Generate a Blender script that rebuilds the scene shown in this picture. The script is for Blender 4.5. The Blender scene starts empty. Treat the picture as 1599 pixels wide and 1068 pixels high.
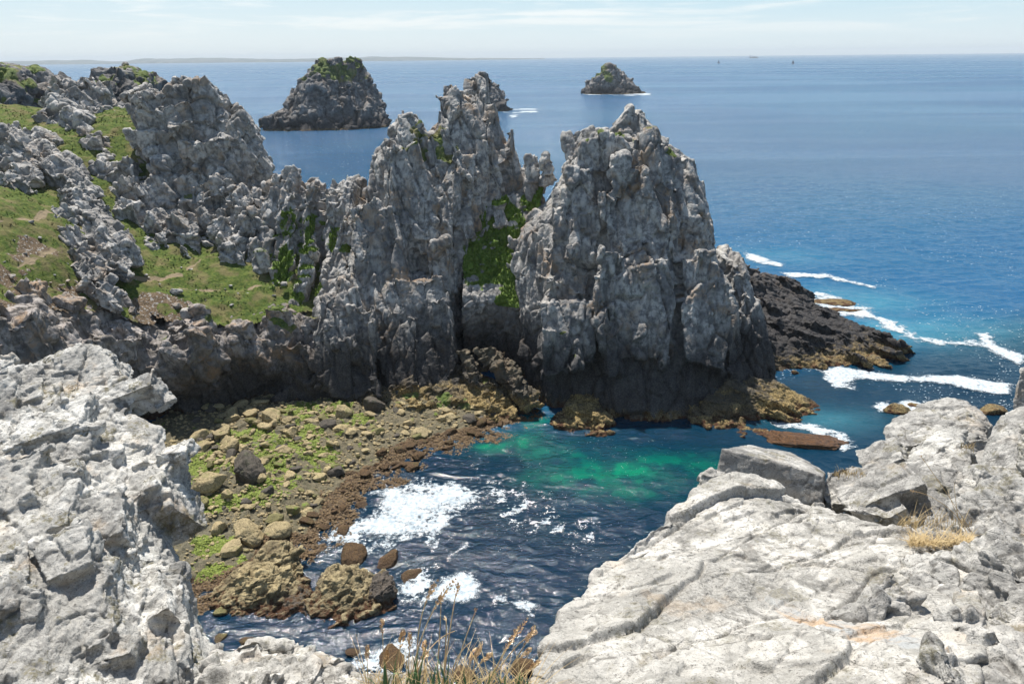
import bpy, bmesh, math, random
import numpy as np
from mathutils import Vector, Matrix

scene = bpy.context.scene
COL = scene.collection
R = math.radians
F32 = np.float32
random.seed(4)

# ------------------------------------------------------------------ camera
H = 50.0
FPX = 1200.0
PITCH = math.atan((534 - 89) / FPX)
ROLL = 0.0106
cp, sp = math.cos(PITCH), math.sin(PITCH)
fwd = np.array([0, cp, -sp]); r0 = np.array([1.0, 0, 0]); u0 = np.array([0, sp, cp])
rgt = r0 * math.cos(ROLL) - u0 * math.sin(ROLL)
up = u0 * math.cos(ROLL) + r0 * math.sin(ROLL)
CAM = np.array([0, 0, H])

def ray(px, py):
    return fwd + rgt * ((px - 799.5) / FPX) - up * ((py - 534) / FPX)
def at(px, py, Y):
    d = ray(px, py); return CAM + d * (Y / d[1])
def on(px, py, z=0.0):
    d = ray(px, py); return CAM + d * ((z - H) / d[2])

cam = bpy.data.cameras.new('camera'); camo = bpy.data.objects.new('camera', cam); COL.objects.link(camo)
m = Matrix(((rgt[0], up[0], -fwd[0], 0), (rgt[1], up[1], -fwd[1], 0), (rgt[2], up[2], -fwd[2], H), (0, 0, 0, 1)))
camo.matrix_world = m
cam.sensor_width = 36.0; cam.lens = 36.0 * FPX / 1599.0
cam.clip_start = 0.05; cam.clip_end = 120000
scene.camera = camo

# ------------------------------------------------------------------ object helpers
def tag(o, label=None, cat=None, group=None, kind=None):
    if label: o['label'] = label
    if cat: o['category'] = cat
    if group: o['group'] = group
    if kind: o['kind'] = kind
    return o
def link(name, me, mat=None, parent=None):
    o = bpy.data.objects.new(name, me); COL.objects.link(o)
    if mat is not None:
        me.materials.clear(); me.materials.append(mat)
    if parent is not None: o.parent = parent
    return o
def empty(name, loc):
    o = bpy.data.objects.new(name, None); COL.objects.link(o); o.location = loc; o.empty_display_size = 0.1
    return o
def mesh_from(name, V, Fc, smooth=True):
    """V (n,3); Fc: list of arrays (k,3) or (k,4)."""
    me = bpy.data.meshes.new(name)
    if not isinstance(Fc, (list, tuple)): Fc = [Fc]
    Fc = [np.asarray(f, dtype=np.int32) for f in Fc if len(f)]
    V = np.asarray(V, dtype=F32)
    me.vertices.add(len(V)); me.vertices.foreach_set('co', V.ravel())
    nl = sum(f.size for f in Fc); npol = sum(len(f) for f in Fc)
    me.loops.add(nl); me.polygons.add(npol)
    me.loops.foreach_set('vertex_index', np.concatenate([f.ravel() for f in Fc]))
    tot = np.concatenate([np.full(len(f), f.shape[1], dtype=np.int32) for f in Fc])
    st = np.concatenate([[0], np.cumsum(tot)[:-1]]).astype(np.int32)
    me.polygons.foreach_set('loop_start', st)
    me.update(calc_edges=True)
    me.polygons.foreach_set('use_smooth', np.full(npol, smooth, dtype=bool))
    me.update()
    return me
def set_attr(me, name, vals):
    a = me.attributes.get(name) or me.attributes.new(name, 'FLOAT', 'POINT')
    a.data.foreach_set('value', np.asarray(vals, dtype=F32))
def get_co(me):
    a = np.empty(len(me.vertices) * 3, dtype=F32); me.vertices.foreach_get('co', a); return a.reshape(-1, 3)
def get_no(me):
    a = np.empty(len(me.vertices) * 3, dtype=F32); me.vertex_normals.foreach_get('vector', a); return a.reshape(-1, 3)

# ------------------------------------------------------------------ noise (numpy)
def _h(ix, iy, iz, seed):
    with np.errstate(over='ignore'):
        h = (ix.astype(np.uint32) * np.uint32(73856093)) ^ (iy.astype(np.uint32) * np.uint32(19349663)) ^ (iz.astype(np.uint32) * np.uint32(83492791)) ^ np.uint32((seed * 2654435761) & 0xffffffff)
        h ^= h >> np.uint32(16); h *= np.uint32(0x7feb352d); h ^= h >> np.uint32(15); h *= np.uint32(0x846ca68b); h ^= h >> np.uint32(16)
    return h
def _u(h): return (h & np.uint32(0xffffff)).astype(F32) * F32(1 / 16777216.0)
def vnoise(P, seed=0):
    P = np.asarray(P, dtype=F32); fl = np.floor(P); i = fl.astype(np.int32); f = P - fl
    w = f * f * f * (f * (f * 6 - 15) + 10)
    x, y, z = i[:, 0], i[:, 1], i[:, 2]; out = 0
    for dx in (0, 1):
        wx = w[:, 0] if dx else 1 - w[:, 0]
        for dy in (0, 1):
            wy = w[:, 1] if dy else 1 - w[:, 1]
            for dz in (0, 1):
                wz = w[:, 2] if dz else 1 - w[:, 2]
                out = out + _u(_h(x + dx, y + dy, z + dz, seed)) * (wx * wy * wz)
    return out
def fbm(P, octv=4, seed=0, gain=0.5):
    P = np.asarray(P, dtype=F32); s = 0; a = 1.0; t = 0
    for k in range(octv):
        s = s + a * vnoise(P * F32(2.03 ** k) + F32(17.3 * k), seed + k); t += a; a *= gain
    return s / t          # 0..1, mean .5
def vor(P, seed=0, jit=0.92):
    """F1, F2, id hash, vector from the cell point."""
    n = len(P); F1 = np.empty(n, F32); F2 = np.empty(n, F32); ID = np.empty(n, np.uint32); D = np.empty((n, 3), F32)
    CH = 200000
    for s in range(0, n, CH):
        Q = np.asarray(P[s:s + CH], dtype=F32); fl = np.floor(Q); i = fl.astype(np.int32); f = Q - fl
        f1 = np.full(len(Q), 99, F32); f2 = f1.copy(); idd = np.zeros(len(Q), np.uint32); dd = np.zeros((len(Q), 3), F32)
        for dx in (-1, 0, 1):
            for dy in (-1, 0, 1):
                for dz in (-1, 0, 1):
                    h = _h(i[:, 0] + dx, i[:, 1] + dy, i[:, 2] + dz, seed)
                    a = (h & np.uint32(1023)).astype(F32) / 1023; b = ((h >> np.uint32(10)) & np.uint32(1023)).astype(F32) / 1023; c = ((h >> np.uint32(20)) & np.uint32(1023)).astype(F32) / 1023
                    vx = f[:, 0] - (dx + .5 + (a - .5) * jit); vy = f[:, 1] - (dy + .5 + (b - .5) * jit); vz = f[:, 2] - (dz + .5 + (c - .5) * jit)
                    d = vx * vx + vy * vy + vz * vz
                    nw = d < f1
                    f2 = np.where(nw, f1, np.minimum(f2, d)); f1 = np.where(nw, d, f1)
                    idd = np.where(nw, h, idd)
                    dd[nw, 0] = vx[nw]; dd[nw, 1] = vy[nw]; dd[nw, 2] = vz[nw]
        F1[s:s + CH] = np.sqrt(f1); F2[s:s + CH] = np.sqrt(f2); ID[s:s + CH] = idd; D[s:s + CH] = dd
    return F1, F2, ID, D
def sstep(x, a, b):
    t = np.clip((x - a) / (b - a), 0, 1); return t * t * (3 - 2 * t)
def frame(tilt_x=0, tilt_y=0, rz=0):
    """3x3 whose rows are the local axes (x,y,z) of a tilted joint frame. tilt_y>0 leans tops to the picture's right."""
    e = Matrix.Rotation(R(tilt_y), 3, 'Y') @ Matrix.Rotation(R(tilt_x), 3, 'X') @ Matrix.Rotation(R(rz), 3, 'Z')
    return np.array(e).T.astype(F32)

def wave_z(P):
    """height of the small waves over the near water."""
    W_ = np.asarray(P, F32) * np.array([1, 1, 0], F32)
    wp = np.stack([fbm(W_ / 5 + 3, 2, 11), fbm(W_ / 5 + 50, 2, 12), np.zeros(len(W_))], 1) * 2.5
    def wave(wl, st, rot, seed):
        c_, s_ = math.cos(rot), math.sin(rot); q = np.stack([(W_[:, 0] * c_ + W_[:, 1] * s_) / (wl * st), (-W_[:, 0] * s_ + W_[:, 1] * c_) / wl, np.zeros(len(W_))], 1) + wp / wl * .5
        return 1 - np.abs(vnoise(q, seed) * 2 - 1)
    z = .22 * wave(3.4, 2.0, .25, 1) + .13 * wave(1.5, 1.8, -.2, 2) + .075 * wave(.75, 1.6, .5, 3) + .25 * fbm(W_ / 9, 2, 4)
    return (z - .36) * (1 - sstep(np.linalg.norm(W_[:, :2], axis=1), 240, 430)) * .85

# ------------------------------------------------------------------ crude solids
class Acc:
    def __init__(s): s.V = []; s.Q = []; s.T = []; s.n = 0
    def add(s, V, Q=None, T=None):
        V = np.asarray(V, dtype=np.float64)
        s.V.append(V)
        if Q is not None and len(Q): s.Q.append(np.asarray(Q) + s.n)
        if T is not None and len(T): s.T.append(np.asarray(T) + s.n)
        s.n += len(V); return s
    def verts(s): return np.concatenate(s.V)
    def mesh(s, name):
        fs = []
        if s.Q: fs.append(np.concatenate(s.Q))
        if s.T: fs.append(np.concatenate(s.T))
        return mesh_from(name, s.verts(), fs, False)
    def loop_loft(s, rings):
        """rings: list of (n,3) closed loops; capped."""
        n = len(rings[0]); V = np.concatenate(rings); k = len(rings)
        Q = []
        for r in range(k - 1):
            for i in range(n):
                j = (i + 1) % n
                Q.append((r * n + i, (r + 1) * n + i, (r + 1) * n + j, r * n + j))
        c0, c1 = len(V), len(V) + 1
        V = np.concatenate([V, [rings[0].mean(0)], [rings[-1].mean(0)]])
        T = [(c0, i, (i + 1) % n) for i in range(n)] + [(c1, (k - 1) * n + (i + 1) % n, (k - 1) * n + i) for i in range(n)]
        return s.add(V, Q, T)
    def stack(s, levels, n=20, e=0.75, ins=.3):
        """levels from the top down: (py, left px, right px, front depth, back depth)."""
        rings = []
        lv = []
        for a, b in zip(levels[:-1], levels[1:]):
            lv.append(a); lv.append(tuple((x + y) / 2 for x, y in zip(a, b)))
        lv.append(levels[-1])
        for (py, L, Rr, Yf, Yb) in lv:
            ym = (Yf + Yb) / 2
            a = at(L, py, ym); b = at(Rr, py, ym); c = (a + b) / 2; rx = abs(b[0] - a[0]) / 2; rx = max(rx - ins, rx * .45); ry = (Yb - Yf) / 2; c[2] -= ins * 3.5
            rr = []
            for i in range(n):
                t = 2 * math.pi * i / n; ct, st = math.cos(t), math.sin(t)
                rr.append((c[0] + rx * math.copysign(abs(ct) ** e, ct), c[1] + ry * math.copysign(abs(st) ** e, st), c[2]))
            rings.append(np.array(rr))
        return s.loop_loft(rings)
    def tube(s, pts, n=10, flat=1.0, k=.85):
        """pts: (px, py, depth, radius); the section is square to the run, flat scales it in depth."""
        C = [at(p[0], p[1], p[2]) for p in pts]; rings = []
        for i, p in enumerate(pts):
            t = C[min(i + 1, len(C) - 1)] - C[max(i - 1, 0)]; t /= np.linalg.norm(t)
            a = np.cross(t, [0, 1, 0]); a /= np.linalg.norm(a); b = np.cross(a, t)
            rings.append(np.array([C[i] + (a * math.cos(w) + b * math.sin(w) * flat) * p[3] * k for w in (2 * math.pi * k / n for k in range(n))]))
        return s.loop_loft(rings)
    def patch(s, rows, ext, up_s=3):
        """rows of (px,py,depth) seen by the camera, closed with a copy moved by ext (metres)."""
        G = np.array([[at(*p) for p in r] for r in rows])
        def dens(A, axis):
            A = np.moveaxis(A, axis, 0); o = []
            for i in range(len(A) - 1):
                for k in range(up_s):
                    t = k / up_s
                    p0, p1, p2, p3 = A[max(i - 1, 0)], A[i], A[i + 1], A[min(i + 2, len(A) - 1)]
                    o.append(0.5 * (2 * p1 + (p2 - p0) * t + (2 * p0 - 5 * p1 + 4 * p2 - p3) * t * t + (3 * p1 - p0 - 3 * p2 + p3) * t ** 3))
            o.append(A[-1]); return np.moveaxis(np.array(o), 0, axis)
        G = dens(dens(G, 0), 1); nr, nc = G.shape[:2]
        B = G + np.array(ext); V = np.concatenate([G.reshape(-1, 3), B.reshape(-1, 3)]); o = nr * nc; Q = []
        I = lambda r, c: r * nc + c
        for r in range(nr - 1):
            for c in range(nc - 1):
                Q.append((I(r, c), I(r + 1, c), I(r + 1, c + 1), I(r, c + 1))); Q.append((o + I(r, c), o + I(r, c + 1), o + I(r + 1, c + 1), o + I(r + 1, c)))
        for c in range(nc - 1):
            Q.append((I(0, c), I(0, c + 1), o + I(0, c + 1), o + I(0, c))); Q.append((I(nr - 1, c + 1), I(nr - 1, c), o + I(nr - 1, c), o + I(nr - 1, c + 1)))
        for r in range(nr - 1):
            Q.append((I(r + 1, 0), I(r, 0), o + I(r, 0), o + I(r + 1, 0))); Q.append((I(r, nc - 1), I(r + 1, nc - 1), o + I(r + 1, nc - 1), o + I(r, nc - 1)))
        return s.add(V, Q)
    def hull(s, pts, world=False):
        bm = bmesh.new()
        for p in pts: bm.verts.new(p if world else at(*p))
        r = bmesh.ops.convex_hull(bm, input=bm.verts)
        bm.verts.ensure_lookup_table()
        for v in [v for v in bm.verts if not v.link_faces]: bm.verts.remove(v)
        bm.verts.index_update()
        V = [tuple(v.co) for v in bm.verts]; T = [[v.index for v in f.verts] for f in bm.faces]; bm.free()
        return s.add(V, None, T)
    def blocks(s, count, size, fr, seed=1, sink=0.25, jit=0.2, ratio=(1, 1, 1), zmin=-99, turn=12, zmax=999):
        """jointed blocks bedded in the surface made so far; size (lo, hi) in metres; fr the joint frame."""
        rg = np.random.default_rng(seed)
        V = s.verts(); Tn = []
        for q in s.Q: Tn.append(q[:, [0, 1, 2]]); Tn.append(q[:, [0, 2, 3]])
        Tn += [t for t in s.T]
        T = np.concatenate(Tn); a, b, c = V[T[:, 0]], V[T[:, 1]], V[T[:, 2]]
        nn = np.cross(b - a, c - a); ar = np.linalg.norm(nn, axis=1) / 2
        face = np.einsum('ij,ij->i', nn, CAM - a) > 0            # keep what looks towards the viewer, plus some behind
        w = ar * np.where(face, 1.0, 0.35) * (((a + b + c)[:, 2] / 3) > zmin) * (((a + b + c)[:, 2] / 3) < zmax)
        pick = rg.choice(len(T), count, p=w / w.sum())
        u, v = rg.random(count), rg.random(count); fl = u + v > 1; u[fl] = 1 - u[fl]; v[fl] = 1 - v[fl]
        P = a[pick] + (b - a)[pick] * u[:, None] + (c - a)[pick] * v[:, None]
        N = nn[pick] / (2 * ar[pick][:, None] + 1e-12)
        S = size[0] * (size[1] / size[0]) ** (rg.random(count) ** 1.6)
        cube = np.array([(x, y, z) for x in (-1, 1) for y in (-1, 1) for z in (-1, 1)], float)
        Q0 = np.array([(0, 1, 3, 2), (4, 6, 7, 5), (0, 4, 5, 1), (2, 3, 7, 6), (0, 2, 6, 4), (1, 5, 7, 3)])
        for k in range(count):
            rz = np.array((Matrix.Rotation(R(rg.normal(0, turn)), 3, 'Z') @ Matrix.Rotation(R(rg.normal(0, turn)), 3, 'X') @ Matrix.Rotation(R(rg.normal(0, turn)), 3, 'Y')))
            L = cube * (np.array(ratio) * rg.uniform(.65, 1.35, 3)) * S[k] / 2
            L = L + rg.uniform(-jit, jit, L.shape) * S[k] * np.array(ratio)
            W = (L @ rz.T) @ fr
            s.add(P[k] - N[k] * S[k] * sink + W, Q0)
        return s

def rockify(acc, name, vox, layers, fb, seed=1, smooth_it=0, nsm=6, warp=.16, rnd=.06, post=1):
    """union of the solids as one skin (voxel remesh), then jointing and roughness pressed in along the normals.
    layers: (frame, (sx,sy,sz), step, crack depth, crack width, tilt); fb: list of (wavelength, amplitude)."""
    me = acc.mesh(name + '_tmp'); o = bpy.data.objects.new(name + '_tmp', me); COL.objects.link(o)
    md = o.modifiers.new('r', 'REMESH'); md.mode = 'VOXEL'; md.voxel_size = vox; md.adaptivity = 0; md.use_smooth_shade = True
    dg = bpy.context.evaluated_depsgraph_get(); dg.update()
    ev = bpy.data.meshes.new_from_object(o.evaluated_get(dg)); bpy.data.objects.remove(o); bpy.data.meshes.remove(me)
    ev.name = name
    P = get_co(ev); E = np.empty(len(ev.edges) * 2, np.int32); ev.edges.foreach_get('vertices', E); E = E.reshape(-1, 2)
    nv = len(P); deg = np.bincount(E.ravel(), minlength=nv).astype(F32)[:, None]; deg[deg == 0] = 1
    def relax(A, it, f=.6):
        for _ in range(it):
            S = np.stack([np.bincount(E[:, 0], A[E[:, 1], k], nv) + np.bincount(E[:, 1], A[E[:, 0], k], nv) for k in range(3)], 1) / deg
            A = A + (S - A).astype(F32) * f
        return A.astype(F32)
    if smooth_it: P = relax(P, smooth_it)
    N = relax(get_no(ev).copy(), nsm); N /= np.linalg.norm(N, axis=1)[:, None] + 1e-6
    h = np.zeros(nv, F32); ids = None
    W = np.stack([fbm(P / (layers[0][1][0] * 1.7) + k * 31, 2, seed + 50 + k) for k in range(3)], 1) - .5
    for li, (fr, sz, step, crack, cw, tilt) in enumerate(layers):
        q = ((P + W * min(sz) * warp) @ fr.T) / np.array(sz, F32)
        F1, F2, ID, D = vor(q, seed * 7 + li)
        e = F2 - F1
        g = np.stack([_u(ID * np.uint32(2654435761 + 2 * k) ^ np.uint32(977 * (k + 1))) - .5 for k in range(4)], 1)
        h += step * (g[:, 3] * 2) + tilt * np.einsum('ij,ij->i', D, g[:, :3]) * 2
        h -= crack * (.75 * np.exp(-(e / cw) ** 2) + rnd * (1 - sstep(e, 0, .42)))
        if ids is None: ids = g[:, 3] + .5
    for k, (wl, am) in enumerate(fb):
        h += am * 2 * (fbm(P / wl + 9 * k, 3, seed + 20 + k) - .5)
    P1 = (P + N * h[:, None]).astype(F32)
    if post: P1 = relax(P1, post, .5)
    ev.vertices.foreach_set('co', P1.ravel()); ev.update()
    if ids is not None: set_attr(ev, 'block', ids)
    ev.polygons.foreach_set('use_smooth', np.ones(len(ev.polygons), bool))
    return ev, P, N

# ------------------------------------------------------------------ materials
class NB:
    def __init__(s, name):
        s.m = bpy.data.materials.new(name); s.m.use_nodes = True; s.t = s.m.node_tree; s.N = s.t.nodes; s.L = s.t.links
        s.bsdf = s.N['Principled BSDF']; s.out = s.N['Material Output']
    def n(s, typ, **kw):
        x = s.N.new('ShaderNode' + typ)
        for k, v in kw.items(): setattr(x, k, v)
        return x
    def set(s, sock, v):
        if hasattr(v, 'outputs'): v = v.outputs[0]
        if isinstance(v, bpy.types.NodeSocket): s.L.new(v, sock)
        else: sock.default_value = v
    def geo(s): return s.n('NewGeometry')
    def pos(s): return s.geo().outputs['Position']
    def objc(s): return s.n('TexCoord').outputs['Object']
    def mapping(s, vec, scale=(1, 1, 1), rot=(0, 0, 0)):
        x = s.n('Mapping'); s.set(x.inputs['Vector'], vec); x.inputs['Scale'].default_value = scale; x.inputs['Rotation'].default_value = rot; return x.outputs[0]
    def noise(s, vec, scale, detail=4, rough=.55, dist=0.0):
        x = s.n('TexNoise'); s.set(x.inputs['Vector'], vec); x.inputs['Scale'].default_value = scale; x.inputs['Detail'].default_value = detail
        x.inputs['Roughness'].default_value = rough; x.inputs['Distortion'].default_value = dist; return x.outputs['Fac']
    def voro(s, vec, scale, feature='F1', out='Distance'):
        x = s.n('TexVoronoi', feature=feature); s.set(x.inputs['Vector'], vec); x.inputs['Scale'].default_value = scale; return x.outputs[out]
    def ramp(s, fac, a, b, c0=0.0, c1=1.0):
        x = s.n('MapRange', interpolation_type='SMOOTHSTEP'); s.set(x.inputs['Value'], fac)
        x.inputs['From Min'].default_value = a; x.inputs['From Max'].default_value = b; x.inputs['To Min'].default_value = c0; x.inputs['To Max'].default_value = c1
        return x.outputs[0]
    def math(s, op, a, b=0.0, clamp=False):
        x = s.n('Math', operation=op, use_clamp=clamp); s.set(x.inputs[0], a); s.set(x.inputs[1], b); return x.outputs[0]
    def mix(s, fac, a, b):
        x = s.n('Mix', data_type='RGBA'); s.set(x.inputs[0], fac)
        for i, v in ((6, a), (7, b)):
            if isinstance(v, (tuple, list)) and len(v) == 3: v = (*v, 1)
            s.set(x.inputs[i], v)
        return x.outputs[2]
    def attr(s, name): return s.n('Attribute', attribute_name=name).outputs['Fac']
    def z(s):
        x = s.n('SeparateXYZ'); s.set(x.inputs[0], s.pos()); return x.outputs[2]
    def bump(s, h, strength, dist, normal=None):
        x = s.n('Bump'); s.set(x.inputs['Height'], h); x.inputs['Strength'].default_value = strength; x.inputs['Distance'].default_value = dist
        if normal is not None: s.set(x.inputs['Normal'], normal)
        return x.outputs[0]
    def done(s, col, rough=.9, normal=None, spec=.3):
        s.set(s.bsdf.inputs['Base Color'], col if not (isinstance(col, tuple) and len(col) == 3) else (*col, 1)); s.set(s.bsdf.inputs['Roughness'], rough)
        s.bsdf.inputs['Specular IOR Level'].default_value = spec
        if normal is not None: s.set(s.bsdf.inputs['Normal'], normal)
        return s.m

GRASS_A, GRASS_B, GRASS_C = (.06, .098, .02), (.125, .155, .035), (.19, .16, .075)
def grass_col(b, p, s=1.0, lush=0):
    n1 = b.noise(p, .35 * s, 4); n2 = b.noise(p, 2.2 * s, 3)
    c = b.mix(b.ramp(n2, .35, .65), GRASS_A, GRASS_B)
    c = b.mix(b.math('MULTIPLY', b.ramp(b.noise(p, .9 * s, 5, .65), .54, .64), .45), c, (.036, .055, .016))
    if lush: return b.mix(b.math('MULTIPLY', b.ramp(n1, .55, .7), .4), b.mix(b.ramp(n2, .35, .65), (.085, .15, .02), (.16, .22, .04)), c)
    return b.mix(b.math('MULTIPLY', b.ramp(n1, .46, .64), .8), c, GRASS_C)

def cliff_mat(name, light, dark, tidal=True, lich=.5, wet0=8.5, k=1.0, och=2.6, lush=0):
    b = NB(name); p = b.pos()
    n1 = b.noise(p, .18 * k, 5); n2 = b.noise(p, 1.1 * k, 5, .6); n3 = b.noise(p, 5.0 * k, 4, .65); ns = b.noise(b.mapping(p, (1, 1, .22)), .9 * k, 5, .65)
    c = b.mix(b.ramp(b.math('ADD', b.math('MULTIPLY', n2, .6), b.math('MULTIPLY', b.noise(p, .55 * k, 4, .55), .4)), .4, .58), dark, light)
    c = b.mix(b.math('MULTIPLY', b.ramp(b.attr('block'), .0, .5, 1, 0), .35), c, dark)
    c = b.mix(b.math('MULTIPLY', b.ramp(n1, .48, .62), .6), c, tuple(x * .8 for x in dark))
    c = b.mix(b.math('MULTIPLY', b.ramp(ns, .53, .66), .55), c, tuple(x * .5 for x in dark))
    # white quartz veins and pale lichen spots
    c = b.mix(b.math('MULTIPLY', b.math('MULTIPLY', b.ramp(n3, .54, .66), b.ramp(n1, .56, .44)), .4), c, tuple(min(.62, x * 1.3) for x in light))
    c = b.mix(b.math('MULTIPLY', b.ramp(n3, .44, .36), .3), c, tuple(x * .6 for x in dark))
    ol = b.math('MULTIPLY', b.ramp(b.noise(p, .33 * k, 5, .6), .48, .62), b.ramp(n2, .36, .56))
    c = b.mix(b.math('MULTIPLY', b.math('MULTIPLY', ol, lich), b.ramp(b.noise(p, .09 * k, 3), .38, .6)), c, (.30, .19, .10))
    yl = b.math('MULTIPLY', b.ramp(b.noise(p, .9 * k, 3), .58, .68), b.ramp(n3, .4, .6))
    c = b.mix(b.math('MULTIPLY', yl, .45 * lich), c, (.21, .19, .085))
    if tidal:
        z = b.z(); zz = b.math('ADD', z, b.math('MULTIPLY', b.math('SUBTRACT', b.noise(p, .13, 4), .5), 8.0))
        zz = b.math('ADD', zz, b.math('MULTIPLY', b.math('SUBTRACT', ns, .5), 9.0))
        bl = b.ramp(zz, wet0 - 5, wet0 + 5, 1, 0)
        c = b.mix(b.math('MULTIPLY', bl, .93), c, b.mix(b.ramp(n3, .4, .62), (.014, .014, .016), (.055, .05, .047)))
        zo = b.math('ADD', z, b.math('MULTIPLY', b.math('SUBTRACT', n2, .5), 4.5))
        oc = b.ramp(zo, och - .9, och + .9, 1, 0)
        c = b.mix(b.math('MULTIPLY', oc, b.ramp(n1, .62, .5, .3, 1)), c, b.mix(b.ramp(n3, .36, .62), (.07, .05, .02), (.32, .235, .10)))
        c = b.mix(b.ramp(zo, .0, .9, 1, 0), c, (.06, .026, .011))
    g = b.attr('grass'); gf = b.ramp(b.math('ADD', g, b.math('MULTIPLY', b.math('SUBTRACT', n2, .5), .9)), .42, .58)
    c = b.mix(gf, c, grass_col(b, p, k, lush))
    hgt = b.math('ADD', b.math('MULTIPLY', n2, .6), b.math('MULTIPLY', n3, .5))
    cr = b.voro(b.mapping(p, (1.6 * k, 1.6 * k, .8 * k)), 1.0, 'DISTANCE_TO_EDGE')
    hgt = b.math('ADD', hgt, b.math('MULTIPLY', b.ramp(cr, 0, .1), .35))
    return b.done(c, .88, b.bump(hgt, .5, .3 / k))

def near_mat(name, c_light, c_mid, c_dark, k=1.0, lich=.6, stain=.3, rust=None):
    b = NB(name); p = b.pos()
    n1 = b.noise(p, .9 * k, 6, .6, .4); n2 = b.noise(p, 4.5 * k, 7, .68, .5); n3 = b.noise(p, 22 * k, 6, .72); n4 = b.noise(p, 90 * k, 3, .6)
    nb = b.noise(b.mapping(p, (1, 1, 1), (.5, .35, .6)), 2.2 * k, 6, .6, .8)
    c = b.mix(b.ramp(n2, .4, .6), c_mid, c_light)
    c = b.mix(b.math('MULTIPLY', b.ramp(n1, .47, .58), .75), c, b.mix(b.ramp(n3, .4, .6), c_dark, c_mid))
    c = b.mix(b.math('MULTIPLY', b.ramp(nb, .53, .62), .6), c, c_dark)
    c = b.mix(b.math('MULTIPLY', b.ramp(b.attr('block'), .5, 1.0), .45), c, c_mid)
    c = b.mix(b.math('MULTIPLY', b.ramp(n3, .54, .64), .65), c, tuple(x * .75 for x in c_dark))
    # crusts: white lichen rosettes, olive-brown tufts, rusty stains, black specks
    vo = b.voro(b.mapping(p, (1, 1, 1)), 17 * k); w = b.math('MULTIPLY', b.ramp(b.math('ADD', vo, b.math('MULTIPLY', n3, .8)), .52, .62, 1, 0), b.ramp(n1, .4, .55))
    c = b.mix(b.math('MULTIPLY', w, .55), c, (.58, .56, .52))
    ol = b.math('MULTIPLY', b.ramp(b.noise(p, 2.3 * k, 6, .68), .55, .62), b.ramp(n3, .4, .54))
    c = b.mix(b.math('MULTIPLY', ol, lich), c, b.mix(b.ramp(n4, .4, .6), (.07, .06, .025), (.24, .21, .10)))
    st = b.math('MULTIPLY', b.ramp(b.noise(p, 1.5 * k, 5), .55, .68), b.ramp(n2, .38, .58))
    c = b.mix(b.math('MULTIPLY', st, stain), c, (.44, .32, .20))
    if rust:
        x = b.n('Mapping', vector_type='TEXTURE'); b.set(x.inputs['Vector'], p); x.inputs['Location'].default_value = rust[0]; x.inputs['Rotation'].default_value = (0, 0, rust[1]); x.inputs['Scale'].default_value = rust[2]
        ln = b.n('VectorMath', operation='LENGTH'); b.set(ln.inputs[0], x.outputs[0])
        rf = b.ramp(b.math('ADD', ln.outputs['Value'], b.math('MULTIPLY', b.math('SUBTRACT', n2, .5), 1.3)), .7, 1.0, 1, 0)
        c = b.mix(b.math('MULTIPLY', rf, .85), c, b.mix(b.ramp(nb, .4, .55), (.50, .35, .22), (.42, .43, .42)))
    se = b.voro(b.mapping(p, (1.1 * k, 2.6 * k, 3.4 * k), (.3, .25, -.5)), 1.0, 'DISTANCE_TO_EDGE'); se = b.ramp(b.math('ADD', se, b.math('MULTIPLY', b.math('SUBTRACT', n2, .5), .22)), .0, .022, 1, 0)
    c = b.mix(b.math('MULTIPLY', b.math('MULTIPLY', se, b.ramp(n1, .56, .44)), .6), c, (.11, .10, .085))
    c = b.mix(b.math('MULTIPLY', b.ramp(n4, .5, .68), .45), c, c_dark)
    sk = b.ramp(b.math('ADD', n4, b.math('MULTIPLY', n3, .6)), .94, 1.0)
    c = b.mix(b.math('MULTIPLY', sk, .75), c, (.06, .055, .05))
    hgt = b.math('ADD', b.math('MULTIPLY', n3, .8), b.math('ADD', b.math('MULTIPLY', n4, .3), b.math('MULTIPLY', n2, .25)))
    cr = b.voro(b.mapping(b.math('ADD', 0, 0) if False else p, (3.2 * k, 2.2 * k, 5 * k), (.2, .4, .5)), 1.0, 'DISTANCE_TO_EDGE')
    hgt = b.math('ADD', hgt, b.math('MULTIPLY', b.ramp(b.math('ADD', cr, b.math('MULTIPLY', b.math('SUBTRACT', n3, .5), .12)), -.01, .03), .25))
    return b.done(c, .85, b.bump(hgt, .85, .034 / k))

M = {}
M['spire'] = cliff_mat('spire_rock', (.50, .475, .435), (.19, .184, .178), lich=.7, wet0=11.5, och=.9)
M['gully'] = cliff_mat('gully_rock', (.42, .40, .37), (.18, .172, .162), lich=.5, wet0=9, och=.9, lush=1)
M['ribs'] = cliff_mat('rib_rock', (.50, .478, .445), (.21, .202, .19), lich=.5, och=.5, lush=1)
M['hill'] = cliff_mat('ridge_rock', (.50, .478, .445), (.21, .202, .19), lich=.5, och=.5)
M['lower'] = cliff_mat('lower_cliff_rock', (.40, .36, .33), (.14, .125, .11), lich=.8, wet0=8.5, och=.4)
M['reef'] = cliff_mat('reef_rock', (.13, .12, .115), (.045, .042, .04), lich=.3, wet0=7, och=1.3)
M['ochre'] = cliff_mat('ledge_rock', (.24, .20, .13), (.08, .07, .05), lich=.3, wet0=5, och=2.6)
M['stack'] = cliff_mat('sea_stack_rock', (.24, .23, .22), (.085, .082, .08), lich=.3, wet0=9, k=.35, och=1.0)
M['near'] = near_mat('white_quartzite', (.72, .70, .645), (.46, .445, .405), (.14, .136, .128), lich=.8, stain=.5)
M['slab'] = near_mat('slab_quartzite', (.68, .65, .59), (.455, .435, .39), (.14, .133, .118), k=1.3, lich=.45, stain=.35, rust=(tuple(at(1330, 985, 3.9)), R(-52), (.75, .16, .5)))
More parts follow.
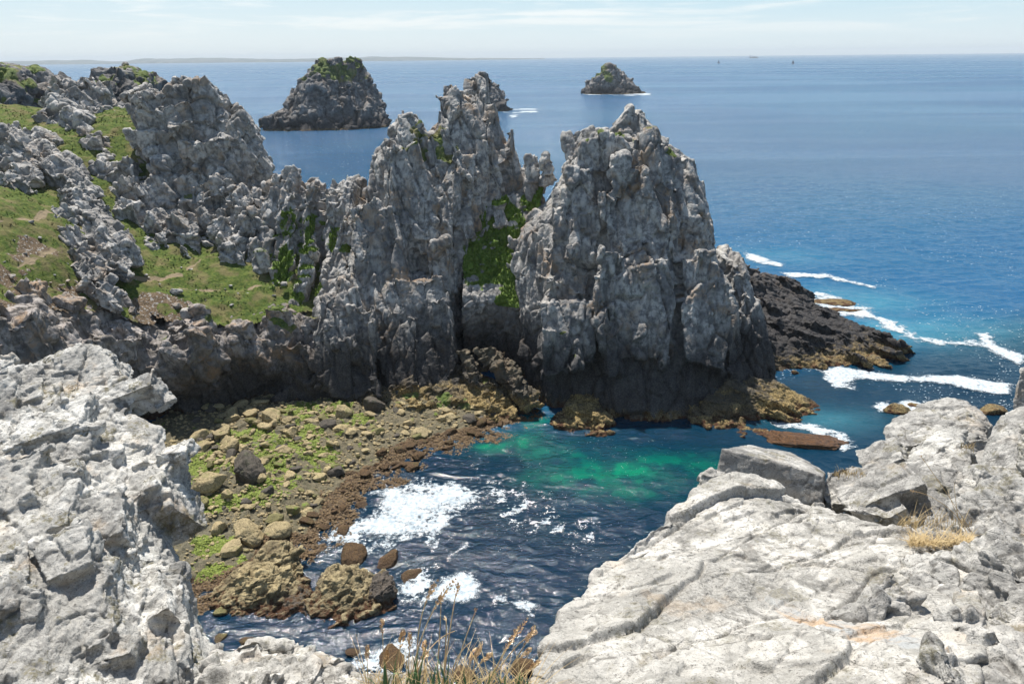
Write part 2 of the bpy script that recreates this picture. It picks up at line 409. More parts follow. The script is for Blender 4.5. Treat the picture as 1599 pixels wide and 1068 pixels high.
M['grey'] = near_mat('grey_quartzite', (.55, .53, .485), (.34, .327, .30), (.12, .117, .11), k=1.0, lich=.6, stain=.3)

def smooth_mask(P, N, region=None, lo=.5, hi=.8, seed=3, wl=6.0, need=.5):
    s = sstep(N[:, 2], lo, hi) * sstep(fbm(P / wl, 3, seed), need - .12, need + .12)
    if region is not None: s = s * region(P)
    return s
def blobs(pts):
    """region function: soft union of balls at (px,py,depth,radius)."""
    C = [(at(a, b, c), r) for a, b, c, r in pts]
    def f(P):
        o = np.zeros(len(P), F32)
        for c, r in C: o = np.maximum(o, 1 - sstep(np.linalg.norm(P - c.astype(F32), axis=1), r * .6, r * 1.15))
        return o
    return f

def rock(acc, name, vox, layers, fb, mat, label, cat, group=None, grass=None, seed=1, smooth_it=0, gargs=None, **kw):
    me, P, N = rockify(acc, name, vox, layers, fb, seed, smooth_it, **kw)
    if grass is not None: set_attr(me, 'grass', smooth_mask(P, N, grass, seed=seed, **(gargs or {})))
    else: set_attr(me, 'grass', np.zeros(len(P)))
    o = link(name, me, M[mat] if isinstance(mat, str) else mat)
    return tag(o, label, cat, group)

UP = frame(-26, 0); LEAN = frame(-24, 6); LEANL = frame(-26, -10)
DIAG = frame(-14, -40)      # beds running down to the right

# ================================================================== the far rocks
FB = [(9, .5), (2.2, .08), (.6, .04)]
def LAY(fr, a=(2.6, 2.6, 4.2), step=.36, crack=1.0, s=1.0):
    b = tuple(x * 1.7 * s for x in a); c = tuple(x * .7 * s for x in a); d = tuple(x * .28 * s for x in a)
    return [(fr, b, step * .9 * s, crack * .9 * s, .035, 1.0 * s), (fr, c, step * .5 * s, crack * .6 * s, .045, .34 * s), (fr, d, step * .1 * s, crack * .16 * s, .07, .07 * s)]
everywhere = lambda P: np.ones(len(P), F32)

# --- right pinnacle
a = Acc()
a.stack([(160, 980, 1004, 126, 129.5), (168, 972, 1012, 125.5, 130), (180, 964, 1018, 125, 130.5), (190, 954, 1024, 124, 131), (203, 940, 1032, 122.5, 132), (216, 916, 1048, 121, 133), (230, 902, 1070, 120, 133.5), (262, 880, 1082, 118.5, 134),
         (300, 852, 1092, 117, 135), (345, 812, 1108, 115, 136), (400, 790, 1124, 112.5, 137), (450, 798, 1140, 109.5, 137), (500, 810, 1158, 106.5, 137), (550, 815, 1176, 103.5, 137), (600, 820, 1188, 103, 137), (660, 824, 1192, 102.5, 137)], e=.75)
def slab(pts, Yd, th, lean=0.0):
    """a big plate of rock: outline in the photo, its face leaning back with height."""
    ym = sum(p[1] for p in pts) / len(pts)
    f = [(x, y, Yd - (y - ym) * lean) for x, y in pts]
    a.hull(f + [(x, y, d + th) for x, y, d in f])
slab([(958, 270), (1004, 263), (1046, 312), (1056, 372), (1000, 388), (948, 366)], 114.6, 4, .035)
slab([(935, 395), (1040, 385), (1062, 470), (1040, 560), (950, 560), (925, 470)], 107.4, 5, .045)
slab([(868, 330), (930, 300), (945, 390), (920, 450), (850, 440)], 114.2, 5, .045)
slab([(1062, 400), (1120, 410), (1150, 500), (1130, 580), (1070, 560)], 107.0, 6, .045)
slab([(840, 470), (920, 470), (930, 570), (850, 590)], 105.6, 5, .045)
slab([(905, 225), (950, 208), (1010, 240), (1060, 300), (1000, 262), (950, 250), (900, 262)], 119.4, 4, .03)
a.stack([(232, 1048, 1076, 122, 131), (260, 1040, 1088, 120, 132), (310, 1040, 1094, 118, 133)])
a.stack([(268, 960, 1010, 116, 122), (330, 940, 1060, 114, 122), (420, 935, 1070, 109.5, 122), (520, 930, 1080, 104.5, 122), (620, 930, 1090, 100, 122)], e=.6)
a.stack([(250, 895, 930, 118, 126), (330, 868, 930, 115, 126), (440, 845, 920, 111, 126), (540, 835, 920, 107, 126), (640, 830, 920, 104, 126)])
a.stack([(386, 1120, 1160, 119, 128), (430, 1118, 1176, 116, 129), (480, 1118, 1186, 113, 129), (540, 1110, 1194, 109, 129), (620, 1100, 1200, 106, 129)])
a.stack([(470, 1060, 1110, 110, 120), (540, 1050, 1130, 106.5, 120), (640, 1045, 1150, 103, 120)])
a.blocks(210, (2.0, 5.5), UP, 3, ratio=(.7, .6, 1.9), zmin=2, sink=.26, turn=7, jit=.13, zmax=34)
a.blocks(380, (.8, 2.4), UP, 4, ratio=(.85, .8, 1.2), zmin=6, sink=.3, turn=9, jit=.15)
rock(a, 'rock_pinnacle', .17, LAY(UP, (2.4, 2.2, 6.4)), FB, 'spire', 'tall pyramid shaped grey rock pinnacle standing alone above the dark reef', 'rock pinnacle', seed=5,
     grass=blobs([(1010, 215, 123, 3), (955, 215, 123, 2.5), (930, 228, 121, 2.5), (1050, 240, 121, 3), (905, 520, 106, 3), (880, 545, 105, 3)]), gargs=dict(need=.52, wl=2.5))

# --- central double spire
a = Acc()
a.stack([(138, 700, 724, 138.5, 142), (148, 690, 744, 137.5, 144), (170, 688, 762, 136, 145), (200, 664, 786, 134, 146), (240, 636, 800, 132, 147), (290, 608, 810, 129.5, 148), (340, 588, 790, 127, 147), (400, 556, 742, 124, 146),
         (460, 538, 735, 119, 146), (520, 508, 745, 114.5, 146), (580, 486, 765, 110, 146), (650, 474, 790, 107, 146)], e=.68)
a.stack([(170, 620, 652, 135.5, 139.5), (184, 608, 662, 134.5, 140.5), (205, 600, 672, 133, 141), (240, 582, 690, 131, 142), (290, 574, 700, 129, 144), (350, 558, 700, 126, 144), (420, 545, 695, 121.5, 144), (500, 528, 695, 116, 144)], e=.7)
a.stack([(205, 640, 700, 133.5, 141), (235, 620, 720, 131.5, 142), (300, 610, 730, 128.5, 143)])
a.stack([(150, 735, 748, 138, 142), (170, 728, 762, 136.5, 144), (200, 722, 780, 134.5, 145)])
def slab(pts, Yd, th, lean=0.0):
    """a big plate of rock: outline in the photo, its face leaning back with height."""
    ym = sum(p[1] for p in pts) / len(pts)
    f = [(x, y, Yd - (y - ym) * lean) for x, y in pts]
    a.hull(f + [(x, y, d + th) for x, y, d in f])
slab([(604, 232), (650, 222), (688, 320), (664, 396), (600, 372)], 127.2, 5, .035)
slab([(560, 335), (612, 322), (645, 440), (605, 525), (542, 470)], 119.6, 6, .05)
slab([(694, 250), (742, 240), (736, 370), (722, 455), (682, 415)], 127.4, 6, .04)
slab([(498, 470), (560, 450), (592, 560), (560, 630), (486, 610)], 109.6, 6, .05)
slab([(600, 440), (690, 430), (715, 560), (690, 630), (600, 610)], 113.0, 6, .05)
a.stack([(192, 794, 804, 135.5, 137.5), (215, 788, 808, 134.5, 138), (250, 782, 815, 133.5, 139), (300, 778, 835, 132, 140)])
a.stack([(250, 822, 840, 132, 136), (290, 808, 846, 130.5, 137), (340, 795, 845, 129, 138), (400, 785, 840, 126, 138)])
a.stack([(230, 700, 740, 131, 137), (300, 685, 735, 127.5, 136), (380, 670, 728, 124, 135), (460, 660, 722, 120, 134), (540, 650, 715, 116, 133), (640, 640, 720, 110.5, 132)])
a.stack([(330, 620, 655, 125, 134), (420, 610, 655, 121.5, 133), (520, 600, 650, 116, 132), (640, 590, 655, 109.5, 131)])
a.stack([(440, 545, 600, 121, 134), (520, 520, 590, 116, 132), (600, 500, 580, 110.5, 130), (660, 485, 570, 108, 130)])
a.blocks(260, (2.0, 5.5), LEANL, 7, ratio=(.6, .6, 2.1), zmin=2, sink=.26, turn=7, jit=.13)
a.blocks(420, (.8, 2.4), LEANL, 8, ratio=(.75, .75, 1.5), zmin=6, sink=.22, turn=9, jit=.15)
rock(a, 'rock_spire', .17, LAY(LEANL, (2.0, 2.0, 7.0)), FB, 'spire', 'jagged grey double rock spire between the grassy gully and the low saddle', 'rock spire', seed=8,
     grass=blobs([(665, 215, 132, 4.5), (695, 230, 131.5, 3), (672, 195, 134, 3), (650, 232, 131, 3)]), gargs=dict(lo=.35, hi=.7, need=.42))

# --- little standing stone on the saddle
a = Acc()
a.stack([(230, 849, 857, 130.6, 131.6), (238, 845, 862, 130.2, 132), (255, 842, 866, 130, 132.2), (278, 840, 868, 129.8, 132.4)], n=12)
rock(a, 'standing_stone', .1, LAY(LEAN, (1.2, 1.2, 1.6), .18, .25), [(1.5, .18), (.5, .08)], 'spire', 'small upright stone standing on the saddle beside the pinnacle', 'standing stone', seed=12)

# --- gully floor between spire and pinnacle
a = Acc()
a.patch([[(722, 315, 131.3), (765, 312, 131.3), (800, 305, 131.8), (850, 285, 131.8)], [(722, 370, 127.8), (760, 372, 127.8), (800, 360, 127.8), (840, 340, 127.8)],
         [(722, 430, 122.8), (760, 432, 122.8), (800, 430, 122.3), (845, 430, 121.8)], [(722, 480, 118.8), (760, 478, 118.8), (800, 480, 117.8), (850, 480, 115.8)],
         [(722, 560, 119), (760, 560, 121), (800, 560, 119), (850, 560, 114)], [(722, 640, 116), (760, 640, 119), (800, 640, 117), (850, 640, 112)]], (0, 14, -3))
a.blocks(60, (.5, 2.0), LEAN, 9, ratio=(.9, .9, 1.1), sink=.2)
gully = rock(a, 'gully_slope', .17, LAY(LEAN, s=.7), FB, 'gully', 'steep gully with bright green grass between the two tallest rocks', 'gully', seed=14,
     grass=blobs([(765, 360, 128, 7), (750, 330, 130, 6), (770, 410, 124, 6.5), (815, 430, 122, 5.5), (800, 465, 119, 3.5), (845, 290, 133, 3), (835, 320, 131, 3)]), gargs=dict(lo=.05, hi=.35, need=.33, wl=3))

# --- wall of ribs left of the spire
a = Acc()
a.stack([(292, 410, 565, 135, 142), (330, 398, 560, 132, 143), (400, 380, 555, 128, 143), (460, 372, 550, 123.5, 143), (520, 366, 545, 117.5, 143), (600, 360, 540, 111, 143), (670, 355, 535, 108, 143)], e=.55)
for (pts) in ([(428, 272, 138, 1.2), (424, 320, 134.5, 1.8), (415, 380, 130, 2.0), (405, 440, 125, 1.7)],
              [(455, 286, 137, 1.4), (452, 340, 133, 1.9), (444, 400, 128, 1.9), (440, 470, 121, 1.6)],
              [(488, 294, 137, 1.3), (488, 340, 133, 1.9), (482, 400, 128, 1.7), (478, 450, 122.5, 1.5)],
              [(515, 296, 137, 1.2), (522, 340, 133, 1.9), (520, 420, 126, 1.8), (505, 480, 119, 1.8)],
              [(548, 282, 137, 1.5), (545, 340, 132, 2.2), (538, 420, 125, 2.2), (520, 500, 117, 2.2)],
              [(438, 282, 139, 1.1), (470, 290, 138, 1.0)],
              [(470, 440, 123, 1.0), (462, 500, 117, 2.0), (450, 560, 112, 2.2)], [(400, 300, 138, 1.6), (385, 345, 134, 2.0), (372, 400, 129, 1.8)], [(420, 330, 135, 1.5), (408, 380, 130, 1.7), (392, 425, 126, 1.4)]):
    a.tube(pts)
a.blocks(200, (1.4, 4.2), LEAN, 17, ratio=(.6, .6, 2.0), zmin=3, sink=.26, turn=8, jit=.14)
a.blocks(330, (.7, 1.9), LEAN, 18, ratio=(.75, .75, 1.5), zmin=5, sink=.22, turn=10, jit=.15)
ribs = rock(a, 'ribbed_wall', .17, LAY(LEAN, (1.6, 1.8, 4.6)), FB, 'ribs', 'low wall of upright rock ribs with grass strips under the sea gap', 'rock wall', seed=19,
     grass=blobs([(500, 370, 130, 6), (525, 390, 128, 4), (470, 420, 126, 6), (430, 440, 124, 6), (440, 350, 132, 4), (540, 400, 126, 4), (480, 460, 122, 4)]), gargs=dict(lo=.3, hi=.62, need=.42))

# --- crag on the left ridge
a = Acc()
a.stack([(116, 312, 328, 148.5, 150.5), (128, 272, 338, 147, 152), (150, 252, 350, 146, 154), (180, 236, 376, 144, 156), (215, 236, 396, 142, 157), (260, 244, 412, 139.5, 157), (300, 256, 420, 136.5, 157), (345, 270, 425, 133, 157), (400, 290, 425, 128, 157)], e=.65)
a.stack([(176, 368, 384, 146, 151), (195, 362, 396, 144.5, 152), (240, 360, 412, 142, 153)])
a.stack([(112, 282, 292, 150, 151.5), (124, 279, 293, 150, 152), (142, 276, 297, 149, 153)], n=10)
a.stack([(136, 240, 270, 150, 156), (160, 228, 275, 148, 156), (185, 222, 280, 146, 156)])
a.blocks(230, (1.6, 7.0), frame(0, -20), 23, ratio=(.8, .8, 1.4), sink=.28, turn=9)
rock(a, 'rock_crag', .18, LAY(frame(0, -20), (3.0, 3.0, 4.2)), FB, 'hill', 'broad grey crag with a small finger of rock on its crest', 'crag', seed=25,
     grass=blobs([(265, 230, 145, 4), (300, 290, 137, 3)]))

# --- boulder rib running down from the ridge
a = Acc()
a.tube([(105, 150, 170, 3.0), (112, 185, 162, 4.2), (150, 230, 154, 4.2), (185, 285, 144, 3.6), (215, 332, 136, 3.0), (236, 388, 128, 2.2)], n=14, flat=1.1)
a.stack([(126, 112, 155, 166, 171), (140, 104, 168, 164, 173), (165, 92, 178, 161, 173), (195, 84, 195, 157, 172)])
a.tube([(222, 250, 148, 2.0), (242, 292, 143, 2.8), (262, 330, 136, 2.2)], n=12)
a.blocks(260, (1.5, 5.0), DIAG, 29, ratio=(.95, .95, 1.3), sink=.22)
rock(a, 'boulder_rib', .18, LAY(DIAG, (2.7, 2.7, 4.0)), FB, 'hill', 'long rib of rounded boulders running down from the ridge beside the crag', 'rock rib', seed=31)
a = Acc()
a.tube([(15, 208, 152, 2.2), (60, 250, 143, 3.0), (105, 298, 133, 3.4), (150, 350, 124, 3.0), (190, 400, 115, 2.0)], n=12)
a.tube([(60, 215, 150, 1.6), (90, 262, 142, 2.0), (130, 310, 132, 2.0)], n=10)
a.blocks(150, (1.2, 4.0), DIAG, 33, ratio=(.9, .9, 1.4), sink=.22)
rock(a, 'slanting_rib', .17, LAY(DIAG, (2.3, 2.3, 4.0)), FB, 'hill', 'slanting grey rock rib between two strips of grass on the hillside', 'rock rib', seed=35)
a = Acc()
a.tube([(-60, 190, 140, 2.5), (-10, 225, 136, 3.0), (30, 262, 131, 3.2), (52, 290, 127, 1.8)], n=12)
a.tube([(-50, 270, 125, 2.0), (0, 285, 124, 2.0), (38, 300, 122, 1.4)], n=10)
a.blocks(110, (1.0, 3.6), DIAG, 37, ratio=(1, 1, 1.3), sink=.1)
rock(a, 'rock_outcrop', .17, LAY(DIAG), FB, 'hill', 'bouldery outcrop above the grass at the edge of the path', 'outcrop', seed=39)
a = Acc()
a.tube([(92, 345, 120, 1.4), (112, 385, 115, 2.0), (140, 425, 109.5, 2.2), (172, 462, 104.5, 1.6)], n=12)
a.tube([(125, 330, 124, 1.3), (160, 385, 116, 1.7), (195, 420, 111, 1.2)], n=10)
a.blocks(200, (.8, 3.0), DIAG, 41, ratio=(.9, .9, 1.5), sink=.1)
rock(a, 'low_rib', .15, LAY(DIAG, (2.0, 2.0, 3.6)), FB, 'hill', 'low broken rock rib ending at the worn grass below the hillside', 'rock rib', seed=43)
a = Acc()
a.stack([(332, 236, 280, 130, 135), (345, 230, 312, 128.5, 135), (375, 228, 320, 126, 134), (410, 245, 318, 122.5, 133), (440, 258, 305, 119.5, 132)], e=.65)
a.blocks(120, (.9, 3.0), DIAG, 47, ratio=(1, .9, 1.4), sink=.1)
rock(a, 'rounded_knoll', .15, LAY(DIAG, (2.2, 2.2, 3.4)), FB, 'hill', 'rounded rock knoll standing just above the grass terrace', 'knoll', seed=49)
a = Acc()
a.tube([(300, 320, 139, 1.2), (335, 345, 135, 2.2), (362, 385, 129, 2.0), (372, 410, 125, 1.3)], n=10)
a.tube([(345, 300, 139, 2.0), (372, 330, 136, 2.4), (395, 365, 131, 2.0)], n=10)
a.blocks(130, (.9, 3.2), frame(0, -15), 51, ratio=(.9, .9, 1.4), sink=.1)
rock(a, 'broken_rocks', .16, LAY(frame(0, -15), (2.0, 2.0, 3.0)), FB, 'hill', 'heap of broken rock between the crag and the grass terrace', 'rock heap', seed=53)

# --- dark cliff under the terrace
a = Acc()
a.patch([[(-160, 440, 82), (0, 470, 90), (90, 486, 99), (165, 492, 105), (230, 505, 108), (300, 508, 109.5), (360, 500, 112.5), (420, 490, 115.5), (480, 480, 119), (540, 474, 121)],
         [(-160, 500, 76), (0, 525, 84), (90, 530, 93), (165, 535, 99), (230, 548, 102), (300, 545, 103.5), (360, 540, 107), (420, 530, 111), (480, 530, 113), (540, 530, 114)],
         [(-160, 560, 73), (0, 575, 81), (90, 590, 90), (165, 590, 95.5), (230, 588, 99.5), (300, 592, 101), (360, 585, 106), (420, 575, 111), (480, 580, 108), (540, 580, 110)],
         [(-160, 620, 73), (0, 640, 81), (90, 640, 89), (165, 640, 95), (230, 640, 104), (300, 635, 105), (360, 630, 107), (420, 620, 110.5), (480, 620, 107.5), (540, 610, 109)],
         [(-160, 720, 72), (0, 720, 80), (90, 700, 88), (165, 700, 94), (240, 700, 103), (300, 695, 104), (360, 690, 104.5), (420, 680, 107), (480, 670, 107), (540, 660, 108)]], (0, 12, -4))
for st in ([(478, 170, 215, 103, 110), (500, 165, 235, 101, 110), (550, 160, 245, 98.5, 108)], [(485, 285, 325, 105, 111), (500, 280, 335, 104, 111), (540, 275, 345, 102, 110)], [(462, -20, 40, 88, 95), (490, -30, 70, 85, 95), (560, -30, 90, 81, 93)],
           [(470, 415, 450, 112, 118), (500, 405, 470, 110, 118), (560, 400, 480, 108, 116)], [(475, 95, 130, 97, 104), (500, 90, 140, 94.5, 103), (560, 85, 150, 91, 102)]): a.stack(st)
a.blocks(330, (1.0, 4.5), frame(0, -18), 57, ratio=(.8, .8, 1.5), sink=.25)
rock(a, 'dark_cliff', .16, LAY(frame(0, -18), (2.2, 2.2, 3.6), .38, .5), FB, 'lower', 'dark shaded cliff with a hollow cave under the grass terrace', 'cliff', seed=59,
     grass=blobs([(430, 500, 113, 5), (360, 505, 110, 5), (280, 520, 107, 4), (500, 490, 117, 4)]), gargs=dict(lo=.3, hi=.6, need=.47))

# ================================================================== hillside (grass terrain)
HC = [(-120, 140, 175), (0, 195, 152), (-150, 230, 135), (-60, 300, 112), (0, 305, 111), (45, 318, 112), (95, 340, 117), (60, 380, 106), (0, 380, 101), (-60, 420, 92), (0, 440, 93), (60, 450, 97), (0, 485, 89), (-160, 450, 81), (60, 488, 95), (110, 480, 101),
      (120, 520, 97), (130, 430, 108), (180, 435, 111), (185, 490, 105.5), (240, 430, 117), (260, 470, 111), (240, 503, 107.5), (300, 455, 115), (330, 395, 126), (345, 425, 121), (300, 500, 109.5), (360, 490, 112.5), (400, 445, 121), (430, 455, 121), (430, 485, 115.5), (380, 405, 128),
      (200, 172, 161), (235, 192, 153), (255, 230, 145), (225, 240, 147), (160, 318, 130), (235, 330, 138), (265, 315, 139), (330, 330, 140), (60, 200, 160), (90, 310, 126), (210, 390, 124), (400, 300, 143), (280, 360, 133), (90, 215, 151), (175, 155, 167), (132, 250, 143), (480, 340, 137), (470, 430, 126)]
hp = np.array([at(*c) for c in HC])
hp = np.concatenate([hp, [(x, y, z) for x, y, z in ((-150, 210, 22), (-90, 215, 16), (-60, 200, 5), (-45, 175, 14), (-110, 60, 30), (-30, 170, 6))]])
def tps_fit(xy, z, lam=2.0):
    n = len(xy); d = np.linalg.norm(xy[:, None] - xy[None], axis=2); K = np.where(d > 0, d * d * np.log(d + 1e-9), 0) + lam * np.eye(n)
    Pm = np.c_[np.ones(n), xy]; A = np.zeros((n + 3, n + 3)); A[:n, :n] = K; A[:n, n:] = Pm; A[n:, :n] = Pm.T
    s = np.linalg.solve(A, np.r_[z, 0, 0, 0]); return s[:n], s[n:]
tw, ta = tps_fit(hp[:, :2] / 10, hp[:, 2])
def hill_z(x, y):
    xy = np.stack([x, y], -1) / 10; out = ta[0] + xy[..., 0] * ta[1] + xy[..., 1] * ta[2]
    for c, w in zip(hp[:, :2] / 10, tw):
        d2 = ((xy - c) ** 2).sum(-1); out = out + w * .5 * d2 * np.log(d2 + 1e-9)
    return out
def px_path_dist(P, pl):
    """distance in plan from points to a chain of (px,py,depth)."""
    C = [at(*p)[:2] for p in pl]; best = np.full(len(P), 1e9)
    for a_, b_ in zip(C[:-1], C[1:]):
        ab = b_ - a_; t = np.clip(((P[:, :2] - a_) @ ab) / (ab @ ab), 0, 1); best = np.minimum(best, np.linalg.norm(P[:, :2] - a_ - t[:, None] * ab, axis=1))
    return best
gx = np.arange(-125, -22, .33); gy = np.arange(62, 190, .33); X, Y = np.meshgrid(gx, gy); Z = hill_z(X, Y)
P = np.stack([X.ravel(), Y.ravel(), Z.ravel()], 1)
dpath = np.minimum(px_path_dist(P, [(-60, 365, 104), (0, 358, 106), (50, 345, 111), (92, 322, 120)]), px_path_dist(P, [(-40, 430, 93), (20, 408, 99), (90, 400, 108), (150, 428, 110), (215, 432, 114), (280, 425, 119), (330, 393, 127), (345, 380, 129)]))
dpath = np.minimum(dpath, px_path_dist(P, [(280, 445, 116), (360, 452, 118), (430, 448, 122), (480, 430, 126)]))
pathw = (1 - sstep(dpath + (fbm(P / 1.5, 3, 77) - .5) * 1.2, .05, .5))
gz, gxx = np.gradient(Z, .33); slope = np.hypot(gz, gxx).ravel()
er = blobs([(60, 450, 98, 8), (110, 440, 106, 6), (100, 490, 100, 8), (40, 500, 90, 8), (165, 480, 105, 5), (150, 520, 100, 6), (250, 490, 109, 5), (80, 400, 106, 5)])(P)
earth = np.clip(sstep(slope, .95, 1.5) * .8 + er * sstep(fbm(P / 3.2, 4, 71), .36, .56), 0, 1)
P[:, 2] += (fbm(P / 4.0, 4, 61) - .5) * 1.6 + (fbm(P / 1.1, 3, 62) - .5) * .55 - pathw * .12
nr, nc = X.shape; idx = np.arange(nr * nc).reshape(nr, nc)
Q = np.stack([idx[:-1, :-1].ravel(), idx[:-1, 1:].ravel(), idx[1:, 1:].ravel(), idx[1:, :-1].ravel()], 1)
keep = (P[Q].mean(1)[:, 2] > 1.0)
# the terrain stops at the cliff edge: nothing of it hangs in front of the dark cliff
cen = P[Q].mean(1)
def front_of_cliff(c):
    E = np.array([at(*p)[:2] for p in [(-400, 480, 66), (-160, 455, 80), (0, 490, 87.5), (90, 505, 97), (165, 510, 103), (230, 515, 106.5), (300, 516, 108), (360, 510, 110.5), (420, 500, 113.5), (480, 490, 117), (700, 470, 121)]])
    return c[:, 1] < np.interp(c[:, 0], E[:, 0], E[:, 1]) + (fbm(np.asarray(c) / 3.0, 3, 99) - .5) * 5
keep &= ~front_of_cliff(cen)
me = mesh_from('hillside', P, Q[keep]); set_attr(me, 'path', pathw); set_attr(me, 'earth', earth)
b = NB('turf'); p = b.pos(); c = grass_col(b, p)
n2 = b.noise(p, 1.6, 4); n3 = b.noise(p, 7, 3)
ec = b.mix(b.ramp(n3, .4, .6), (.10, .07, .045), (.21, .155, .10)); ec = b.mix(b.ramp(b.noise(p, 2.4, 3), .57, .63), ec, (.36, .34, .31))
c = b.mix(b.ramp(b.math('ADD', b.attr('earth'), b.math('MULTIPLY', b.math('SUBTRACT', n2, .5), .9)), .4, .6), c, ec)
c = b.mix(b.ramp(b.attr('path'), .3, .7), c, (.30, .235, .15))
M['turf'] = b.done(c, .95, b.bump(b.math('ADD', n2, b.math('MULTIPLY', n3, .7)), .9, .35), .15)
tag(link('hillside', me, M['turf']), 'grassy hillside with a worn footpath below the rock ribs', kind='structure')

# short tussocks of grass on the turf
rg = np.random.default_rng(5)
ok = (earth < .35) & (pathw < .2) & (P[:, 2] > 6) & (P[:, 1] < 172) & ~front_of_cliff(P) & (fbm(P / 2.2, 2, 88) > .47)
sel = rg.choice(np.nonzero(ok)[0], min(9000, ok.sum()), replace=False); B = P[sel] + np.c_[rg.uniform(-.15, .15, (len(sel), 2)), np.zeros(len(sel))]
def tussocks(B, seed, lo, hi):
    rg = np.random.default_rng(seed); n = len(B) * 4; Bx = np.repeat(B, 4, 0); an = rg.uniform(0, 6.28, n); w = rg.uniform(.05, .13, n); L = rg.normal(0, .15, (n, 2)); hh = np.repeat(rg.uniform(lo, hi, len(B)), 4)
    d = np.c_[np.cos(an) * w, np.sin(an) * w, np.full(n, 0)]; dn = np.array([0, 0, .05]); tip = np.c_[Bx[:, 0] + L[:, 0], Bx[:, 1] + L[:, 1], Bx[:, 2] + hh]
    return np.stack([Bx - d - dn, Bx + d - dn, tip], 1).reshape(-1, 3), np.arange(n * 3).reshape(-1, 3)
b = NB('tussock'); M['tussock'] = b.done(grass_col(b, b.pos()), .8, None, .2)
b = NB('lush_tussock'); M['lush'] = b.done(grass_col(b, b.pos(), 1.0, 1), .8, None, .2)
tag(link('grass', mesh_from('grass', *tussocks(B, 5, .1, .26)), M['tussock']), 'short green and straw tussocks covering the hillside', kind='stuff')
cg = []
for o_ in (gully, ribs):
    g_ = np.empty(len(o_.data.vertices), F32); o_.data.attributes['grass'].data.foreach_get('value', g_); k_ = np.nonzero(g_ > .5)[0]
    if len(k_): cg.append(get_co(o_.data)[np.random.default_rng(6).choice(k_, 2600)])
tag(link('grass', mesh_from('grass', *tussocks(np.concatenate(cg), 9, .15, .5)), M['lush']), 'lush green grass growing in the gully and between the rock ribs', kind='stuff')

# loose stones on the terrace
def polyrock(name, seed, sub=4, planes=14, flat=(1, .85, .65), rough=.05, wl=.5):
    rg = np.random.default_rng(seed); bm = bmesh.new(); bmesh.ops.create_icosphere(bm, subdivisions=sub, radius=1)
    D = np.array([v.co[:] for v in bm.verts]); D /= np.linalg.norm(D, axis=1)[:, None]; T = np.array([[v.index for v in f.verts] for f in bm.faces]); bm.free()
    n = rg.normal(size=(planes, 3)); n /= np.linalg.norm(n, axis=1)[:, None]; hh = rg.uniform(.62, 1.0, planes)
    dn = np.maximum(D @ n.T, 1e-3); r = np.min(hh / dn, axis=1); r = np.minimum(r, 1.15)
    Pp = D * r[:, None] * np.array(flat)
    F1, F2, ID, DD = vor(Pp * 2.2 + seed, seed)
    dd = (fbm(Pp / wl + seed, 4, seed) - .5) * 2 * rough - .05 * np.exp(-((F2 - F1) / .08) ** 2)
    Pp = Pp + D * dd[:, None]
    me = mesh_from(name, Pp, T); set_attr(me, 'block', rg.random(len(Pp))); set_attr(me, 'grass', np.zeros(len(Pp)))
    return me

# ================================================================== distant rocks, coast, boats
def STK(s): return LAY(UP, (2.6, 2.6, 3.6), s=s)
a = Acc()
a.stack([(97, 496, 566, 630, 656), (106, 490, 569, 627, 658), (122, 481, 574, 620, 663), (133, 470, 581, 614, 666), (150, 455, 590, 607, 670), (168, 442, 598, 600, 674), (182, 428, 604, 594, 676), (190, 420, 607, 590, 678), (200, 414, 609, 586, 680)], e=.8)
a.stack([(178, 424, 470, 600, 640), (188, 414, 480, 592, 640), (200, 410, 490, 586, 640)])
a.stack([(104, 490, 520, 620, 640), (150, 462, 530, 604, 640), (200, 450, 545, 590, 640)])
a.blocks(420, (3, 7.5), frame(-20, 12), 61, ratio=(.8, .8, 1.5), sink=.3)
rock(a, 'sea_stack', .75, STK(3.6), [(30, 3.0), (9, 1.4)], 'stack', 'large flat topped sea stack with green patches far out in the water', 'sea stack', seed=63,
     grass=blobs([(530, 95, 640, 28), (495, 130, 622, 12), (510, 112, 625, 14), (555, 100, 635, 12)]), gargs=dict(lo=.3, hi=.6, need=.42, wl=10))
a = Acc()
a.stack([(103, 944, 953, 1138, 1150), (109, 936, 963, 1130, 1155), (120, 923, 977, 1120, 1162), (133, 912, 992, 1112, 1168), (141, 908, 1000, 1106, 1172), (150, 906, 1004, 1104, 1174)], e=.85)
a.blocks(160, (4, 10), frame(0, -8), 65, sink=.36)
rock(a, 'sea_stack', 1.2, STK(5), [(36, 3.0), (12, 1.2)], 'stack', 'small cone shaped sea stack farthest out on the open sea', 'sea stack', seed=67,
     grass=blobs([(950, 108, 1135, 30)]), gargs=dict(lo=.2, hi=.5, need=.45, wl=20))
a = Acc()
a.stack([(126, 758, 772, 800, 812), (133, 752, 780, 795, 815), (146, 745, 787, 790, 818), (160, 740, 792, 785, 820), (168, 738, 800, 782, 822), (178, 735, 808, 778, 824)], e=.8)
a.blocks(140, (3, 8), UP, 69, sink=.3)
rock(a, 'sea_stack', .9, STK(4), [(30, 3.0), (9, 1.5)], 'stack', 'dark sea stack half hidden behind the top of the double spire', 'sea stack', seed=71)

